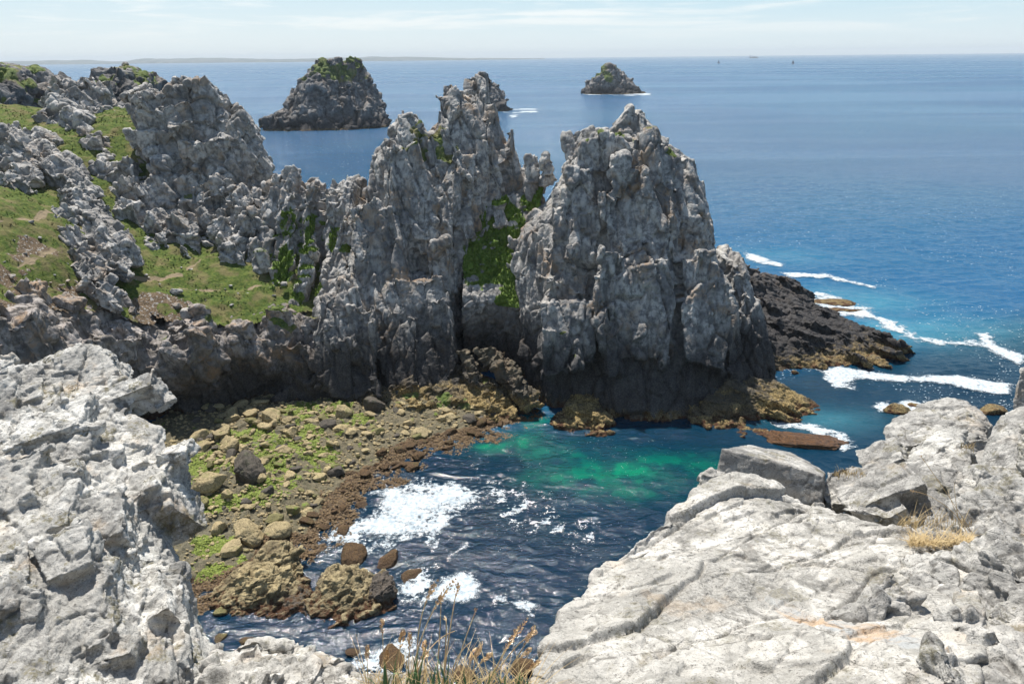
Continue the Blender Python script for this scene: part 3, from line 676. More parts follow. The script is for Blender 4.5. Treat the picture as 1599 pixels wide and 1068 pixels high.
a = Acc()
a.stack([(99, -120, 38, 222, 250), (106, -130, 52, 218, 255), (128, -140, 64, 212, 260), (160, -150, 82, 204, 262), (200, -160, 95, 196, 265), (260, -170, 110, 184, 265)], e=.7)
a.blocks(110, (2, 5), DIAG, 73, sink=.4)
rock(a, 'headland', .4, LAY(DIAG, s=1.8), [(14, 1.2), (4, .6)], 'stack', 'grass topped dark headland at the edge of the view behind the ribs', 'headland', seed=75,
     grass=blobs([(10, 100, 232, 16), (30, 125, 215, 9), (0, 130, 214, 10), (60, 150, 208, 6)]), gargs=dict(lo=.35, hi=.65, need=.47, wl=6))
a = Acc()
a.stack([(106, 152, 212, 258, 272), (112, 148, 220, 254, 275), (125, 140, 244, 250, 278), (150, 130, 250, 245, 280), (190, 120, 255, 238, 282)], e=.7)
a.stack([(117, 92, 106, 240, 250), (126, 84, 118, 236, 252), (150, 78, 140, 230, 254), (190, 75, 150, 225, 256)])
a.blocks(160, (2, 5.5), UP, 77, sink=.3)
rock(a, 'headland', .4, LAY(UP, s=1.8), [(14, 1.2), (4, .6)], 'stack', 'dark craggy headland peeping over the dip between boulder rib and crag', 'headland', seed=79,
     grass=blobs([(185, 108, 264, 14), (170, 130, 250, 9), (205, 125, 252, 8)]), gargs=dict(lo=.35, hi=.65, need=.47, wl=6))

# low coast on the horizon
rg = np.random.default_rng(8); xs = np.linspace(-140, 850, 260); V = []; n = len(xs)
prof = fbm(np.c_[xs / 60, xs * 0, xs * 0], 5, 91)
for i, x in enumerate(xs):
    Yd = 14500 + 1500 * (prof[i] - .5); c = at(x, 96, Yd); e_ = float(sstep(np.array(x), 830, 560)) if x > 560 else 1.0
    hh = (48 + 80 * (prof[i] - .3)) * (.22 + .78 * e_) ; hh = max(hh, 6)
    for dy, z in ((0, -5), (40, hh * .25), (500, hh * .8), (1100, hh), (2200, -5)): V.append((c[0] * (1 + dy / 15000), Yd + dy, z))
k = 5; Q = [(i * k + j, (i + 1) * k + j, (i + 1) * k + j + 1, i * k + j + 1) for i in range(n - 1) for j in range(k - 1)]
b = NB('coast_land'); p = b.pos(); M['coast'] = b.done(b.mix(b.ramp(b.noise(b.mapping(p, (1, 1, 4)), .004, 5), .4, .6), (.03, .05, .045), (.09, .10, .09)), .95)
tag(link('coast_hills', mesh_from('coast_hills', np.array(V), np.array(Q)), M['coast']), 'long low coast fading along the horizon', kind='structure')

# ship and sailing boats near the horizon
b = NB('hull_paint'); M['hull'] = b.done((.035, .04, .055), .5); b = NB('white_paint'); M['white'] = b.done((.75, .75, .73), .5)
b = NB('sail_cloth'); M['sail'] = b.done((.09, .11, .16), .9)
def box(a, c, s, taper=1.0):
    x, y, z = s; v = []
    for k, t in ((0, 1.0), (1, taper)):
        v += [(c[0] - x / 2 * t, c[1] - y / 2 * t, c[2] + k * z), (c[0] + x / 2 * t, c[1] - y / 2 * t, c[2] + k * z), (c[0] + x / 2 * t, c[1] + y / 2 * t, c[2] + k * z), (c[0] - x / 2 * t, c[1] + y / 2 * t, c[2] + k * z)]
    return a.add(v, [(3, 2, 1, 0), (4, 5, 6, 7), (0, 1, 5, 4), (1, 2, 6, 5), (2, 3, 7, 6), (3, 0, 4, 7)])
sp = at(1177, 88.6, 11000); root = tag(empty('cargo_ship', (sp[0], sp[1], 0)), 'tiny grey cargo ship on the horizon line', 'ship')
L = 115.0
a = Acc(); outl = [(-.5, .06), (-.42, .075), (.38, .075), (.46, .045), (.5, 0), (.46, -.045), (.38, -.075), (-.42, -.075), (-.5, -.06)]
a.loop_loft([np.array([(x * L * s, y * L * s, z) for x, y in outl]) for s, z in ((1.0, 13), (.985, 6), (.95, -2))]); link('hull', a.mesh('hull'), M['hull'], root)
a = Acc(); box(a, (-.36 * L, 0, 13), (16, 14, 17), .92); box(a, (-.36 * L, 0, 30), (20, 12, 3)); ws = link('deckhouse', a.mesh('deckhouse'), M['white'], root)
a = Acc(); box(a, (-.42 * L, 0, 13), (6, 6, 24), .8); link('funnel', a.mesh('funnel'), M['hull'], root)
for x in (-.15, .06, .27): box(a := Acc(), (x * L, 0, 13), (1.6, 1.6, 20), .6); link('cargo_mast', a.mesh('cargo_mast'), M['hull'], root)
box(a := Acc(), (.05 * L, 0, 13), (.5 * L, 13, 4)); link('hatch_cover', a.mesh('hatch_cover'), M['hull'], root)
for (px, py, lab, sz) in ((1122, 100, 'tiny sailing boat off the small cone shaped stack', 1.0), (1238, 101, 'tiny sailing boat farther along under the distant ship', 1.25)):
    c = on(px, py); s = sz * c[1] / 3600
    r_ = tag(empty('sailing_boat', (c[0], c[1], 0)), lab, 'sailing boat')
    a = Acc(); a.loop_loft([np.array([(x * 12 * s * q, y * 12 * s * q, z * s) for x, y in ((-.5, .1), (0, .15), (.5, 0), (0, -.15), (-.5, -.1))]) for q, z in ((1, 1.3), (.9, -.3))]); link('hull', a.mesh('hull'), M['white'], r_)
    a = Acc(); box(a, (0, 0, 1), (.2 * s, .2 * s, 16 * s)); link('mast', a.mesh('mast'), M['hull'], r_)
    a = Acc(); a.add([(x * s, (y + d) * s, z * s) for d in (0, .15) for x, y, z in ((-.2, 0, 2), (-.2, 0, 16), (-4.5, .8, 2.2))], None, [(0, 1, 2), (5, 4, 3), (0, 3, 4), (0, 4, 1), (1, 4, 5), (1, 5, 2), (2, 5, 3), (2, 3, 0)]); link('mainsail', a.mesh('mainsail'), M['sail'], r_)
    a = Acc(); a.add([(x * s, (y + d) * s, z * s) for d in (0, .15) for x, y, z in ((.3, 0, 14), (.3, .5, 2.2), (5.2, 0, 1.4))], None, [(0, 1, 2), (5, 4, 3), (0, 3, 4), (0, 4, 1), (1, 4, 5), (1, 5, 2), (2, 5, 3), (2, 3, 0)]); link('jib', a.mesh('jib'), M['sail'], r_)

# ================================================================== reefs at the water's edge
REEF = [(2.2, .3), (.7, .16)]
RD = frame(-15, 30, 15)
def RL(fr=RD, s=.8): return [(fr, (3.6 * s, 2.6 * s, 1.3 * s), .35 * s, .45 * s, .07, .5 * s), (fr, (1.2 * s, .9 * s, .55 * s), .14 * s, .24 * s, .1, .16 * s), (fr, (.45 * s, .4 * s, .25 * s), .05 * s, .08 * s, .1, .06 * s)]
a = Acc()
a.patch([[(1140, 400, 148), (1190, 424, 151), (1246, 440, 157), (1266, 468, 148), (1310, 490, 141), (1360, 512, 134.5), (1405, 538, 129.5)], [(1140, 470, 136), (1195, 475, 138), (1245, 480, 139), (1280, 503, 134), (1320, 520, 131), (1365, 535, 128.5), (1412, 548, 127.5)],
         [(1140, 530, 123), (1200, 535, 124), (1250, 535, 125), (1290, 545, 124.5), (1330, 552, 124), (1370, 560, 123.5), (1412, 557, 126)], [(1140, 590, 118), (1200, 588, 118.5), (1250, 586, 119), (1300, 584, 119.5), (1340, 583, 120), (1366, 583, 120), (1408, 568, 124)]], (0, 9, -7))
a.blocks(150, (1.2, 5.0), RD, 83, ratio=(2.0, 1.2, .38), sink=.3, turn=6)
rock(a, 'dark_reef', .17, RL(s=.9)[:2], [(2.2, .15), (.7, .06)], 'reef', 'low dark reef running out to the foam beyond the foot of the pinnacle', 'reef', seed=85)

a = Acc()
a.hull([(1092, 586, 110), (1120, 577, 110.5), (1155, 577, 110.5), (1200, 591, 109), (1250, 614, 107), (1302, 644, 104.2), (1085, 660, 100.5), (1200, 660, 100.8), (1285, 657, 102), (1090, 610, 120), (1180, 612, 118), (1290, 645, 107), (1100, 640, 101.5), (1180, 628, 103)])
a.tube([(1130, 600, 107, 1.6), (1190, 625, 104, 1.5), (1240, 640, 103, 1.1)], n=10); a.tube([(1100, 625, 103.5, 1.5), (1150, 645, 101.5, 1.4)], n=10)
a.blocks(36, (.7, 2.4), frame(-10, 22), 87, ratio=(1.9, 1.2, .5), sink=.42)
rock(a, 'whaleback_ledge', .15, RL(frame(-10, 22), .6), REEF, 'ochre', 'long smooth ochre ledge tapering like a whale back into the channel', 'ledge', seed=89, smooth_it=2)
a = Acc()
a.stack([(630, 1085, 1150, 99, 108), (648, 1078, 1185, 97, 108), (668, 1070, 1215, 95.5, 106), (690, 1065, 1222, 93.5, 104)], e=.8)
a.stack([(655, 1150, 1200, 96, 102), (672, 1140, 1218, 95, 102), (695, 1140, 1222, 93, 101)])
a.stack([(600, 900, 1090, 106, 116), (630, 890, 1095, 102, 115), (655, 905, 1092, 98.5, 112), (690, 905, 1092, 95, 110), (710, 905, 1092, 93, 108)], e=.6)
a.blocks(170, (.7, 3.0), frame(0, 12), 91, ratio=(1.4, 1.1, .7), sink=.25)
rock(a, 'dark_ledge', .15, RL(frame(0, 12)), REEF, 'ochre', 'shaded rock ledge with a yellow front step at the foot of the pinnacle', 'ledge', seed=93)
a = Acc()
a.stack([(618, 886, 930, 101, 107), (635, 878, 948, 99, 106), (655, 868, 956, 97, 104), (680, 862, 960, 95, 102), (702, 860, 962, 93, 101)], e=.7)
a.blocks(60, (.9, 2.6), frame(0, 8), 95, ratio=(1, 1, .9), sink=.15)
rock(a, 'yellow_rock', .13, RL(frame(0, 8), .7), REEF, 'ochre', 'stubby yellow rock rising from the green water below the pinnacle', 'rock', seed=97)
a = Acc()
a.tube([(722, 548, 114, .8), (735, 575, 111.5, 1.4), (742, 605, 108, 1.3)], n=12)
a.tube([(752, 548, 113, 1.0), (778, 568, 111, 1.7), (804, 602, 107, 1.8), (830, 636, 103, 1.3)], n=12)
a.blocks(60, (.7, 2.2), frame(0, -35), 99, ratio=(.8, .8, 1.8), sink=.3)
rock(a, 'slanted_rocks', .13, RL(frame(0, -35), .8), REEF, 'ochre', 'slanted brown rock slabs leaning at the mouth of the dark gully', 'rock slab', seed=101)
a = Acc()
a.patch([[(530, 600, 111.5), (580, 588, 113), (640, 575, 114.5), (700, 570, 114.5), (770, 590, 111)], [(525, 630, 107.5), (580, 615, 108.5), (640, 603, 109.5), (700, 600, 109.5), (790, 612, 107)],
         [(545, 655, 104), (600, 650, 104), (660, 640, 104.5), (720, 630, 105), (810, 638, 103.5)], [(560, 690, 99), (620, 685, 99.5), (680, 675, 100), (740, 660, 101), (800, 660, 101)]], (0, 5, -5))
a.blocks(230, (.6, 3.0), frame(0, -25), 103, ratio=(1.3, 1, .8), sink=.2)
rock(a, 'shore_ledge', .14, RL(frame(0, -25), .8), REEF, 'ochre', 'broad broken ochre ledge with green weed between the cove and the spire', 'ledge', seed=105,
     grass=blobs([(760, 600, 110, 1.6), (690, 625, 106, 2), (730, 640, 104.5, 2), (640, 620, 107.5, 1.5)]), gargs=dict(lo=.2, hi=.5, need=.45, wl=2))

M['cove'] = cliff_mat('cove_rock', (.46, .37, .20), (.15, .115, .055), lich=.2, wet0=.2, och=.25, k=1.6); M['cove_dark'] = cliff_mat('cove_dark_rock', (.16, .13, .10), (.06, .05, .04), lich=.2, wet0=1.0, och=.3, k=1.6)
# weed covered reefs awash
def weed_mat():
    b = NB('brown_weed'); p = b.pos(); n = b.noise(p, 3.2, 4, .65); n3 = b.noise(p, 11, 3)
    c = b.mix(b.ramp(n, .35, .65), (.045, .018, .006), (.17, .075, .02)); c = b.mix(b.math('MULTIPLY', b.ramp(n3, .55, .7), .5), c, (.26, .15, .05))
    return b.done(c, .45, b.bump(b.math('ADD', n, n3), .9, .3), .5)
M['weed'] = weed_mat()
def mound(name, px, py, wx, wy, hgt, mat, label, cat, group=None, seed=1, rot=0, sub=5, z0=0.0, rough=.16, wl=.35):
    me = polyrock(name, seed, sub, 16, (1, 1, 1), rough, wl); P = get_co(me); P[:, 2] = P[:, 2] * hgt
    cr, sr = math.cos(R(rot)), math.sin(R(rot)); x = P[:, 0] * wx; y = P[:, 1] * wy
    P[:, 0] = x * cr - y * sr; P[:, 1] = x * sr + y * cr
    me.vertices.foreach_set('co', P.ravel()); me.update(); set_attr(me, 'grass', np.zeros(len(P)))
    c = on(px, py, z0 + hgt * .3); o = link(name, me, M[mat]); o.location = (c[0], c[1], z0)
    return tag(o, label, cat, group)
mound('weed_reef', 1258, 688, 6.6, 2.3, .9, 'weed', 'flat reef of orange brown seaweed awash in front of the channel', 'reef', seed=3, rot=-16, rough=.3)
mound('wet_rock', 1398, 640, 1.9, 1.6, 1.0, 'reef', 'small dark rock breaking the water behind the pale boulder', 'rock', seed=5)
mound('wet_rock', 1428, 633, 1.5, 1.1, .45, 'reef', 'flat dark rock barely awash just past the small dark one', 'rock', seed=6)
mound('wet_rock', 1546, 640, 2.2, 1.6, .9, 'reef', 'dark rock tip showing above the pale boulder in the channel', 'rock', seed=7)
mound('wet_rock', 1300, 472, 4.2, 2.4, .6, 'reef', 'flat dark rock surrounded by white surf beyond the reef', 'rock', seed=9)
mound('wet_rock', 1312, 484, 4.0, 1.6, .35, 'reef', 'thin dark rock awash in the surf nearest the reef', 'rock', seed=10)

CV = frame(0, -20, 20)
for (lv, nb, lab, sd, gr) in (
    ([(886, 385, 425, 63, 65.5), (898, 356, 456, 62, 67), (915, 336, 474, 60.5, 67), (940, 330, 486, 59, 67), (970, 335, 478, 57.5, 66)], 60, 'largest shore rock, a ridged ochre mass at the water', 171, None),
    ([(852, 410, 440, 66.5, 69), (864, 398, 458, 65, 70), (884, 390, 466, 63.5, 70), (910, 396, 464, 62, 69)], 26, 'ridged ochre rock leading up from the largest shore rock', 173, None),
    ([(893, 512, 556, 62.5, 65), (903, 496, 578, 61.5, 66), (920, 488, 592, 60, 66), (945, 490, 590, 58.5, 65)], 40, 'ridged yellow rock standing alone in the cove water', 175, None),
    ([(900, 580, 602, 62.5, 64), (910, 574, 614, 61.5, 65), (928, 574, 618, 60.5, 65), (945, 578, 612, 59.5, 64)], 12, 'dark rock joined to the yellow one in the cove', 177, None),
    ([(924, 448, 470, 61, 63.5), (936, 438, 486, 60, 64), (955, 432, 492, 58.5, 63.5), (975, 436, 486, 57.5, 62.5)], 14, 'dark rounded rock at the seaward end of the largest shore rock', 179, None)):
    a = Acc(); a.stack(lv, n=16, ins=.05); a.blocks(nb, (.5, 1.9), CV, sd, ratio=(1.5, 1, .6), sink=.25)
    rock(a, 'shore_rock', .085, RL(CV, .42), [(1.2, .14), (.4, .06)], 'cove' if 'dark' not in lab else 'cove_dark', lab, 'rock', seed=sd, smooth_it=2)

# ================================================================== the cove's boulder shore
SHP = [(120, 740), (200, 650), (300, 630), (400, 610), (480, 598), (560, 590), (700, 580), (800, 620), (806, 652), (760, 672), (700, 690), (650, 700), (618, 735), (560, 755), (520, 800), (490, 850), (440, 852), (420, 880), (330, 930), (200, 960)]
shp = np.array([on(x, y)[:2] for x, y in SHP])
def poly_sd(XY, poly):
    """signed distance, positive inside."""
    d = np.full(len(XY), 1e9); ins = np.zeros(len(XY), bool); n = len(poly)
    for i in range(n):
        a_, b_ = poly[i], poly[(i + 1) % n]; ab = b_ - a_
        t = np.clip(((XY - a_) @ ab) / (ab @ ab + 1e-12), 0, 1); d = np.minimum(d, np.linalg.norm(XY - a_ - t[:, None] * ab, axis=1))
        cnd = ((a_[1] > XY[:, 1]) != (b_[1] > XY[:, 1])) & (XY[:, 0] < (b_[0] - a_[0]) * (XY[:, 1] - a_[1]) / (b_[1] - a_[1] + 1e-12) + a_[0]); ins ^= cnd
    return np.where(ins, d, -d)
gx = np.arange(-52, 6, .16); gy = np.arange(56, 118, .16); X, Y = np.meshgrid(gx, gy); XY = np.stack([X.ravel(), Y.ravel()], 1)
P = np.c_[XY, np.zeros(len(XY))]
sd = poly_sd(XY, shp) + (fbm(P / 5, 4, 41) - .5) * 3.0
n1 = fbm(P / 2.4, 4, 43); n2 = fbm(P / .7, 3, 45); F1, F2, ID, D = vor(P / 1.1, 47)
z = np.clip(.10 + sd * .075, -.9, 1.0) + (n1 - .5) * .75 + (n2 - .5) * .3 + .16 * sstep(F2 - F1, 0, .5) * (sd > -3) - .05
z = z + (1 - sstep(sd, 1.5, 4)) * (fbm(P / .45, 3, 57) - .5) * .5 + sstep(sd, 3, 5) * (np.maximum(fbm(P / 1.3, 3, 58), .5) - .5) * 1.6
P[:, 2] = z
nr, nc = X.shape; idx = np.arange(nr * nc).reshape(nr, nc); Q = np.stack([idx[:-1, :-1].ravel(), idx[:-1, 1:].ravel(), idx[1:, 1:].ravel(), idx[1:, :-1].ravel()], 1)
Q = Q[(P[Q].max(1)[:, 2] > -.3)]
def pxblob(pts):
    o = np.zeros(len(XY))
    for x, y, r in pts: o = np.maximum(o, np.exp(-((np.linalg.norm(XY - on(x, y)[:2], axis=1)) / r) ** 2))
    return o
alg = pxblob([(330, 735, 4.5), (400, 745, 3), (470, 690, 4), (440, 720, 4.5), (360, 690, 3), (500, 720, 3.5), (420, 775, 3.5), (380, 790, 3), (520, 650, 3), (480, 650, 3.5), (330, 860, 2.5), (340, 800, 3), (345, 900, 2), (560, 665, 2), (400, 690, 3)])
alg = sstep(alg * .8 + (fbm(P / 1.6, 4, 49) - .5) * 1.5, .3, .55) * sstep(sd, 1.0, 2.6)
kelp = 1 - sstep(sd + (n1 - .5) * 4, 1.6, 3.2)
sand = pxblob([(335, 850, 4), (350, 745, 3), (420, 700, 3)])
me = mesh_from('shore', P, Q); set_attr(me, 'algae', alg); set_attr(me, 'kelp', kelp); set_attr(me, 'sand', sand)
b = NB('shore_ground'); p = b.pos(); n = b.noise(p, 1.8, 5, .6); m_ = b.noise(p, 9, 4, .65)
c = b.mix(b.ramp(m_, .38, .62), (.085, .072, .042), (.21, .175, .10)); c = b.mix(b.math('MULTIPLY', b.ramp(n, .5, .65), .6), c, (.06, .062, .025))
c = b.mix(b.math('MULTIPLY', b.attr('sand'), .7), c, b.mix(b.ramp(m_, .4, .62), (.10, .095, .06), (.19, .175, .125)))
c = b.mix(b.ramp(b.math('ADD', b.attr('algae'), b.math('MULTIPLY', b.math('SUBTRACT', m_, .5), .6)), .35, .6), c, b.mix(b.ramp(m_, .35, .65), (.07, .10, .01), (.20, .25, .025)))
c = b.mix(b.ramp(b.math('ADD', b.attr('kelp'), b.math('MULTIPLY', b.math('SUBTRACT', m_, .5), .5)), .4, .6), c, b.mix(b.ramp(m_, .36, .66), (.028, .014, .006), (.13, .072, .024)))
M['shore'] = b.done(c, .7, b.bump(b.math('ADD', n, m_), .9, .22), .4)
tag(link('shore', me, M['shore']), 'weedy low tide shore with green algae and brown kelp', kind='structure')

# fronds of weed lying over the ground
def fronds(name, cand, n, lo, hi, hgt, mat, label, seed):
    rg = np.random.default_rng(seed); pick = rg.choice(cand, n); B = P[pick] + np.c_[rg.uniform(-.1, .1, (n, 2)), np.full(n, .0)]
    L = rg.uniform(lo, hi, n); an = rg.uniform(0, 2 * np.pi, n); d = np.c_[np.cos(an), np.sin(an), np.zeros(n)]; sd_ = np.c_[-np.sin(an), np.cos(an), np.zeros(n)]; w = (L * rg.uniform(.2, .45, n))[:, None]
    up_ = np.c_[np.zeros((n, 2)), rg.uniform(.1, 1, n) * hgt]; L = L[:, None]
    Vv = np.stack([B - sd_ * w * .5 - up_ * .3, B + sd_ * w * .5 - up_ * .3, B + d * L * .5 + sd_ * w + up_, B + d * L * .5 - sd_ * w + up_ * .8, B + d * L + up_ * .1], 1).reshape(-1, 3); o_ = np.arange(n)[:, None] * 5
    tag(link(name, mesh_from(name, Vv, [np.c_[o_, o_ + 1, o_ + 2, o_ + 3], np.c_[o_ + 3, o_ + 2, o_ + 4]]), M[mat]), label, kind='stuff')
def frond_mat(name, c0, c1, c2, rough):
    b = NB(name); p = b.pos(); c = b.mix(b.ramp(b.noise(p, 4, 4, .7), .35, .65), c0, c1); c = b.mix(b.ramp(b.noise(p, 17, 2), .52, .66), c, c2); return b.done(c, rough, None, .5)
M['kelp'] = frond_mat('kelp', (.03, .016, .007), (.12, .066, .02), (.26, .17, .055), .75); M['algae'] = frond_mat('green_algae', (.075, .11, .01), (.21, .27, .022), (.33, .38, .06), .75)
fronds('kelp', np.nonzero((kelp > .5) & (z > -.12) & (sd > -4))[0], 26000, .12, .42, .16, 'kelp', 'brown and golden kelp heaped along the water margin', 7)
fronds('green_algae', np.nonzero((alg > .4) & (z > 0))[0], 20000, .08, .26, .1, 'algae', 'bright green algae matted over the upper shore', 8)

# boulders: a few shapes, many copies
def boulder_mat(name, lo, hi, green):
    b = NB(name); p = b.pos(); o = b.objc(); n = b.noise(p, 1.6, 5, .6); m_ = b.noise(p, 7, 4, .65)
    oi = b.n('ObjectInfo').outputs['Random']
    c = b.mix(b.ramp(m_, .36, .64), lo, hi); c = b.mix(b.math('MULTIPLY', b.ramp(n, .5, .68), .5), c, tuple(x * .5 for x in lo))
    c = b.mix(b.math('MULTIPLY', oi, .45), c, tuple(x * .55 for x in hi))
    c = b.mix(b.math('MULTIPLY', b.ramp(b.noise(p, .8, 4), .55, .68), green), c, (.12, .18, .02))
    z = b.math('ADD', b.z(), b.math('MULTIPLY', b.math('SUBTRACT', n, .5), .8)); c = b.mix(b.ramp(z, .1, .5, .85, 0), c, (.05, .028, .012))
    return b.done(c, .8, b.bump(b.math('ADD', n, m_), .8, .18), .35)
M['ochre_b'] = boulder_mat('ochre_boulder', (.22, .17, .085), (.50, .40, .22), .25)
M['green_b'] = boulder_mat('weedy_boulder', (.12, .11, .04), (.25, .22, .09), .85)
M['dark_b'] = boulder_mat('dark_boulder', (.05, .043, .035), (.13, .11, .085), .1)
M['brown_b'] = boulder_mat('kelp_boulder', (.035, .018, .008), (.13, .075, .028), .08)
var = [polyrock('boulder', 200 + i, 4, 12 + i % 4, (1, .82, .68), .07, .6) for i in range(7)]
hi_var = [polyrock('boulder', 300 + i, 5, 13, (1, .85, .7), .09, .45) for i in range(5)]
KN = np.asarray(P[:, 2]).reshape(nr, nc)
def shore_z(x, y):
    i = int((y - gy[0]) / .16); j = int((x - gx[0]) / .16)
    return float(KN[i, j]) if 0 <= i < nr and 0 <= j < nc else -.3
rr_ = random.Random(11)
def boulder(me, mat, px, py, w, label, group=None, z=None, hk=1.0, name='boulder'):
    """w: width in photo pixels."""
    d = on(px, py); width = w / FPX * np.linalg.norm(d - CAM)
    s = width / 2.0; zz = shore_z(d[0], d[1]) if z is None else z
    zz = max(zz, -.15)
    o = bpy.data.objects.new(name, me); COL.objects.link(o)
    o.location = (d[0], d[1], zz + s * .28 * hk); o.scale = (s, s * rr_.uniform(.8, 1.05), s * rr_.uniform(.8, 1.1) * hk); o.rotation_euler = (rr_.uniform(-.25, .25), rr_.uniform(-.25, .25), rr_.uniform(0, 6.28))
    return tag(o, label, 'boulder', group)
def with_mat(me, mat):
    m2 = me.copy(); m2.materials.clear(); m2.materials.append(M[mat]); return m2
VO = {k: [with_mat(v, k) for v in var] for k in ('ochre_b', 'green_b', 'dark_b', 'brown_b')}; HO = {k: [with_mat(v, k) for v in hi_var] for k in ('ochre_b', 'green_b', 'dark_b', 'brown_b')}
BIG = [(362, 712, 34, 'ochre_b', 'pale ochre boulder with a rough top resting behind the big dark boulder', 1), (388, 752, 62, 'dark_b', 'big dark boulder with a shaded face on the green algae', 1.15), (318, 712, 28, 'ochre_b', 'squat ochre boulder at the edge of the bright algae beside the white cliff', .8),
       (347, 695, 34, 'ochre_b', 'flat topped ochre boulder under the cave mouth', .8), (366, 664, 28, 'ochre_b', 'ochre boulder highest up the shore against the cave wall', .9), (423, 668, 42, 'ochre_b', 'wide ochre boulder in the middle of the upper heap', .8),
       (455, 668, 24, 'ochre_b', 'pale slab shaped boulder next to the wide ochre one', .8), (459, 690, 22, 'ochre_b', 'upright pale boulder above the algae field', 1.2), (386, 700, 24, 'green_b', 'greenish boulder below the flat topped one', .8), (536, 657, 34, 'ochre_b', 'knobbly brown boulder at the upper end of the shore below the spire', 1),
       (586, 650, 42, 'dark_b', 'dark lumpy boulder where the shore meets the broken ledge', 1), (532, 682, 26, 'ochre_b', 'flat tan boulder beside the first brown kelp', .8), (515, 675, 28, 'dark_b', 'low dark boulder between tan boulder and knobbly boulder', .7), (597, 712, 28, 'brown_b', 'brown weedy boulder standing among the kelp at the water', 1),
       (528, 744, 30, 'dark_b', 'dark boulder at the tip of the kelp beside the foam', .9), (422, 778, 24, 'dark_b', 'dark grey boulder below the algae field', .9), (358, 790, 24, 'ochre_b', 'tan boulder lying on sand near the white cliff', .8), (333, 774, 44, 'ochre_b', 'broad tan boulder pair half behind the white cliff', .9), (322, 800, 22, 'green_b', 'yellow green boulder tucked against the white cliff edge', 1),
       (385, 798, 20, 'dark_b', 'small grey boulder beside the tan one on sand', .9), (430, 822, 32, 'green_b', 'green topped boulder at the kelp margin', .6), (386, 846, 52, 'ochre_b', 'peaked tan boulder above the largest shore rock', .9), (436, 838, 44, 'ochre_b', 'rounded brown boulder next to the peaked tan one', .9), (366, 866, 38, 'ochre_b', 'tan boulder wedged under the peaked one', .7),
       (345, 836, 30, 'ochre_b', 'leaning tan boulder behind the peaked one', .8)]
for i, (x, y, w_, mt, lab, hk) in enumerate(BIG): boulder(HO[mt][i % 5], mt, x, y, w_, lab, None, None, hk)
KE = [(562, 788, 24, 'dark brown weed clump in the water between shore and foam'), (606, 874, 46, 'long brown weedy rock behind the yellow cove rock'), (550, 868, 50, 'wide kelp draped rock behind the yellow cove rock'), (640, 900, 40, 'brown kelp patch trailing off the dark cove rock'), (342, 996, 24, 'bright green weedy boulder by the foot of the white cliff'),
      (386, 1003, 32, 'brown weed lump in the dark pool below the largest rock'), (347, 952, 30, 'olive weedy boulder under the largest rock'), (552, 1017, 22, 'small orange weed lump near the grass tops'), (606, 1032, 54, 'round weedy rock in the surge behind the grass'), (722, 1056, 40, 'dark rock nearly hidden behind the grass stems'), (814, 1040, 44, 'brown weedy rock beside the pale slab edge'),
      (486, 800, 20, 'small orange kelp lump off the shore'), (502, 822, 26, 'wider orange kelp lump nearest the foam'), (468, 822, 20, 'dark kelp lump off the shore beside the green boulder'), (660, 690, 34, 'kelp covered rock awash below the broken ledge'), (700, 700, 26, 'thin kelp rock at the edge of the emerald water'), (640, 712, 26, 'kelp rock next to the white swirl')]
for i, (x, y, w_, lab) in enumerate(KE): boulder(HO['green_b' if 'green' in lab or 'olive' in lab else 'brown_b'][i % 5], None, x, y, w_, lab, None, -.12, .45, 'weedy_rock')
cnt = 0; groups = {'ochre_b': ('small ochre boulder, one of many strewn over the algae and sand', 'small ochre boulders on the shore'), 'green_b': ('small weed greened boulder, one of many on the upper shore', 'small greenish boulders on the shore'), 'dark_b': ('small dark boulder, one of many among the ochre ones', 'small dark boulders on the shore'), 'brown_b': ('small kelp brown stone, one of many at the water margin', 'small kelp stones at the water margin')}
while cnt < 285:
    x = rr_.uniform(302, 800); y = rr_.uniform(635, 830); q = on(x, y)[:2]; s_ = float(poly_sd(q[None], shp)[0])
    if s_ < -2.5: continue
    if y > 740 and rr_.random() < .5: continue
    mt = 'brown_b' if s_ < 2.2 else rr_.choices(('ochre_b', 'green_b', 'dark_b'), (6, 2, 2))[0]
    w_ = rr_.choice((8, 9, 10, 12, 14, 17, 20, 25)); boulder(rr_.choice(VO[mt]), mt, x, y, w_, groups[mt][0], groups[mt][1], None, rr_.uniform(.6, .95)); cnt += 1
# stones too small and many to count between the boulders
rg = np.random.default_rng(77); bm = bmesh.new(); bmesh.ops.create_icosphere(bm, subdivisions=1, radius=1); D0 = np.array([v.co[:] for v in bm.verts]); T0 = np.array([[v.index for v in f.verts] for f in bm.faces]); bm.free()
cand = np.nonzero((sd > 2.2) & (z > .1))[0]; pk = rg.choice(cand, 4200); Vs = []; Ts = []
for q_, i_ in enumerate(pk):
    r_ = .07 * (5 ** rg.random()); Vs.append(P[i_] + D0 * (rg.uniform(.75, 1.2, D0.shape)) * np.array([1, rg.uniform(.7, 1), rg.uniform(.5, .8)]) * r_ + np.array([0, 0, r_ * .3])); Ts.append(T0 + q_ * len(D0))
tag(link('gravel', mesh_from('gravel', np.concatenate(Vs), np.concatenate(Ts), False), M['ochre_b']), 'loose small ochre stones filling the gaps between the boulders', kind='stuff')
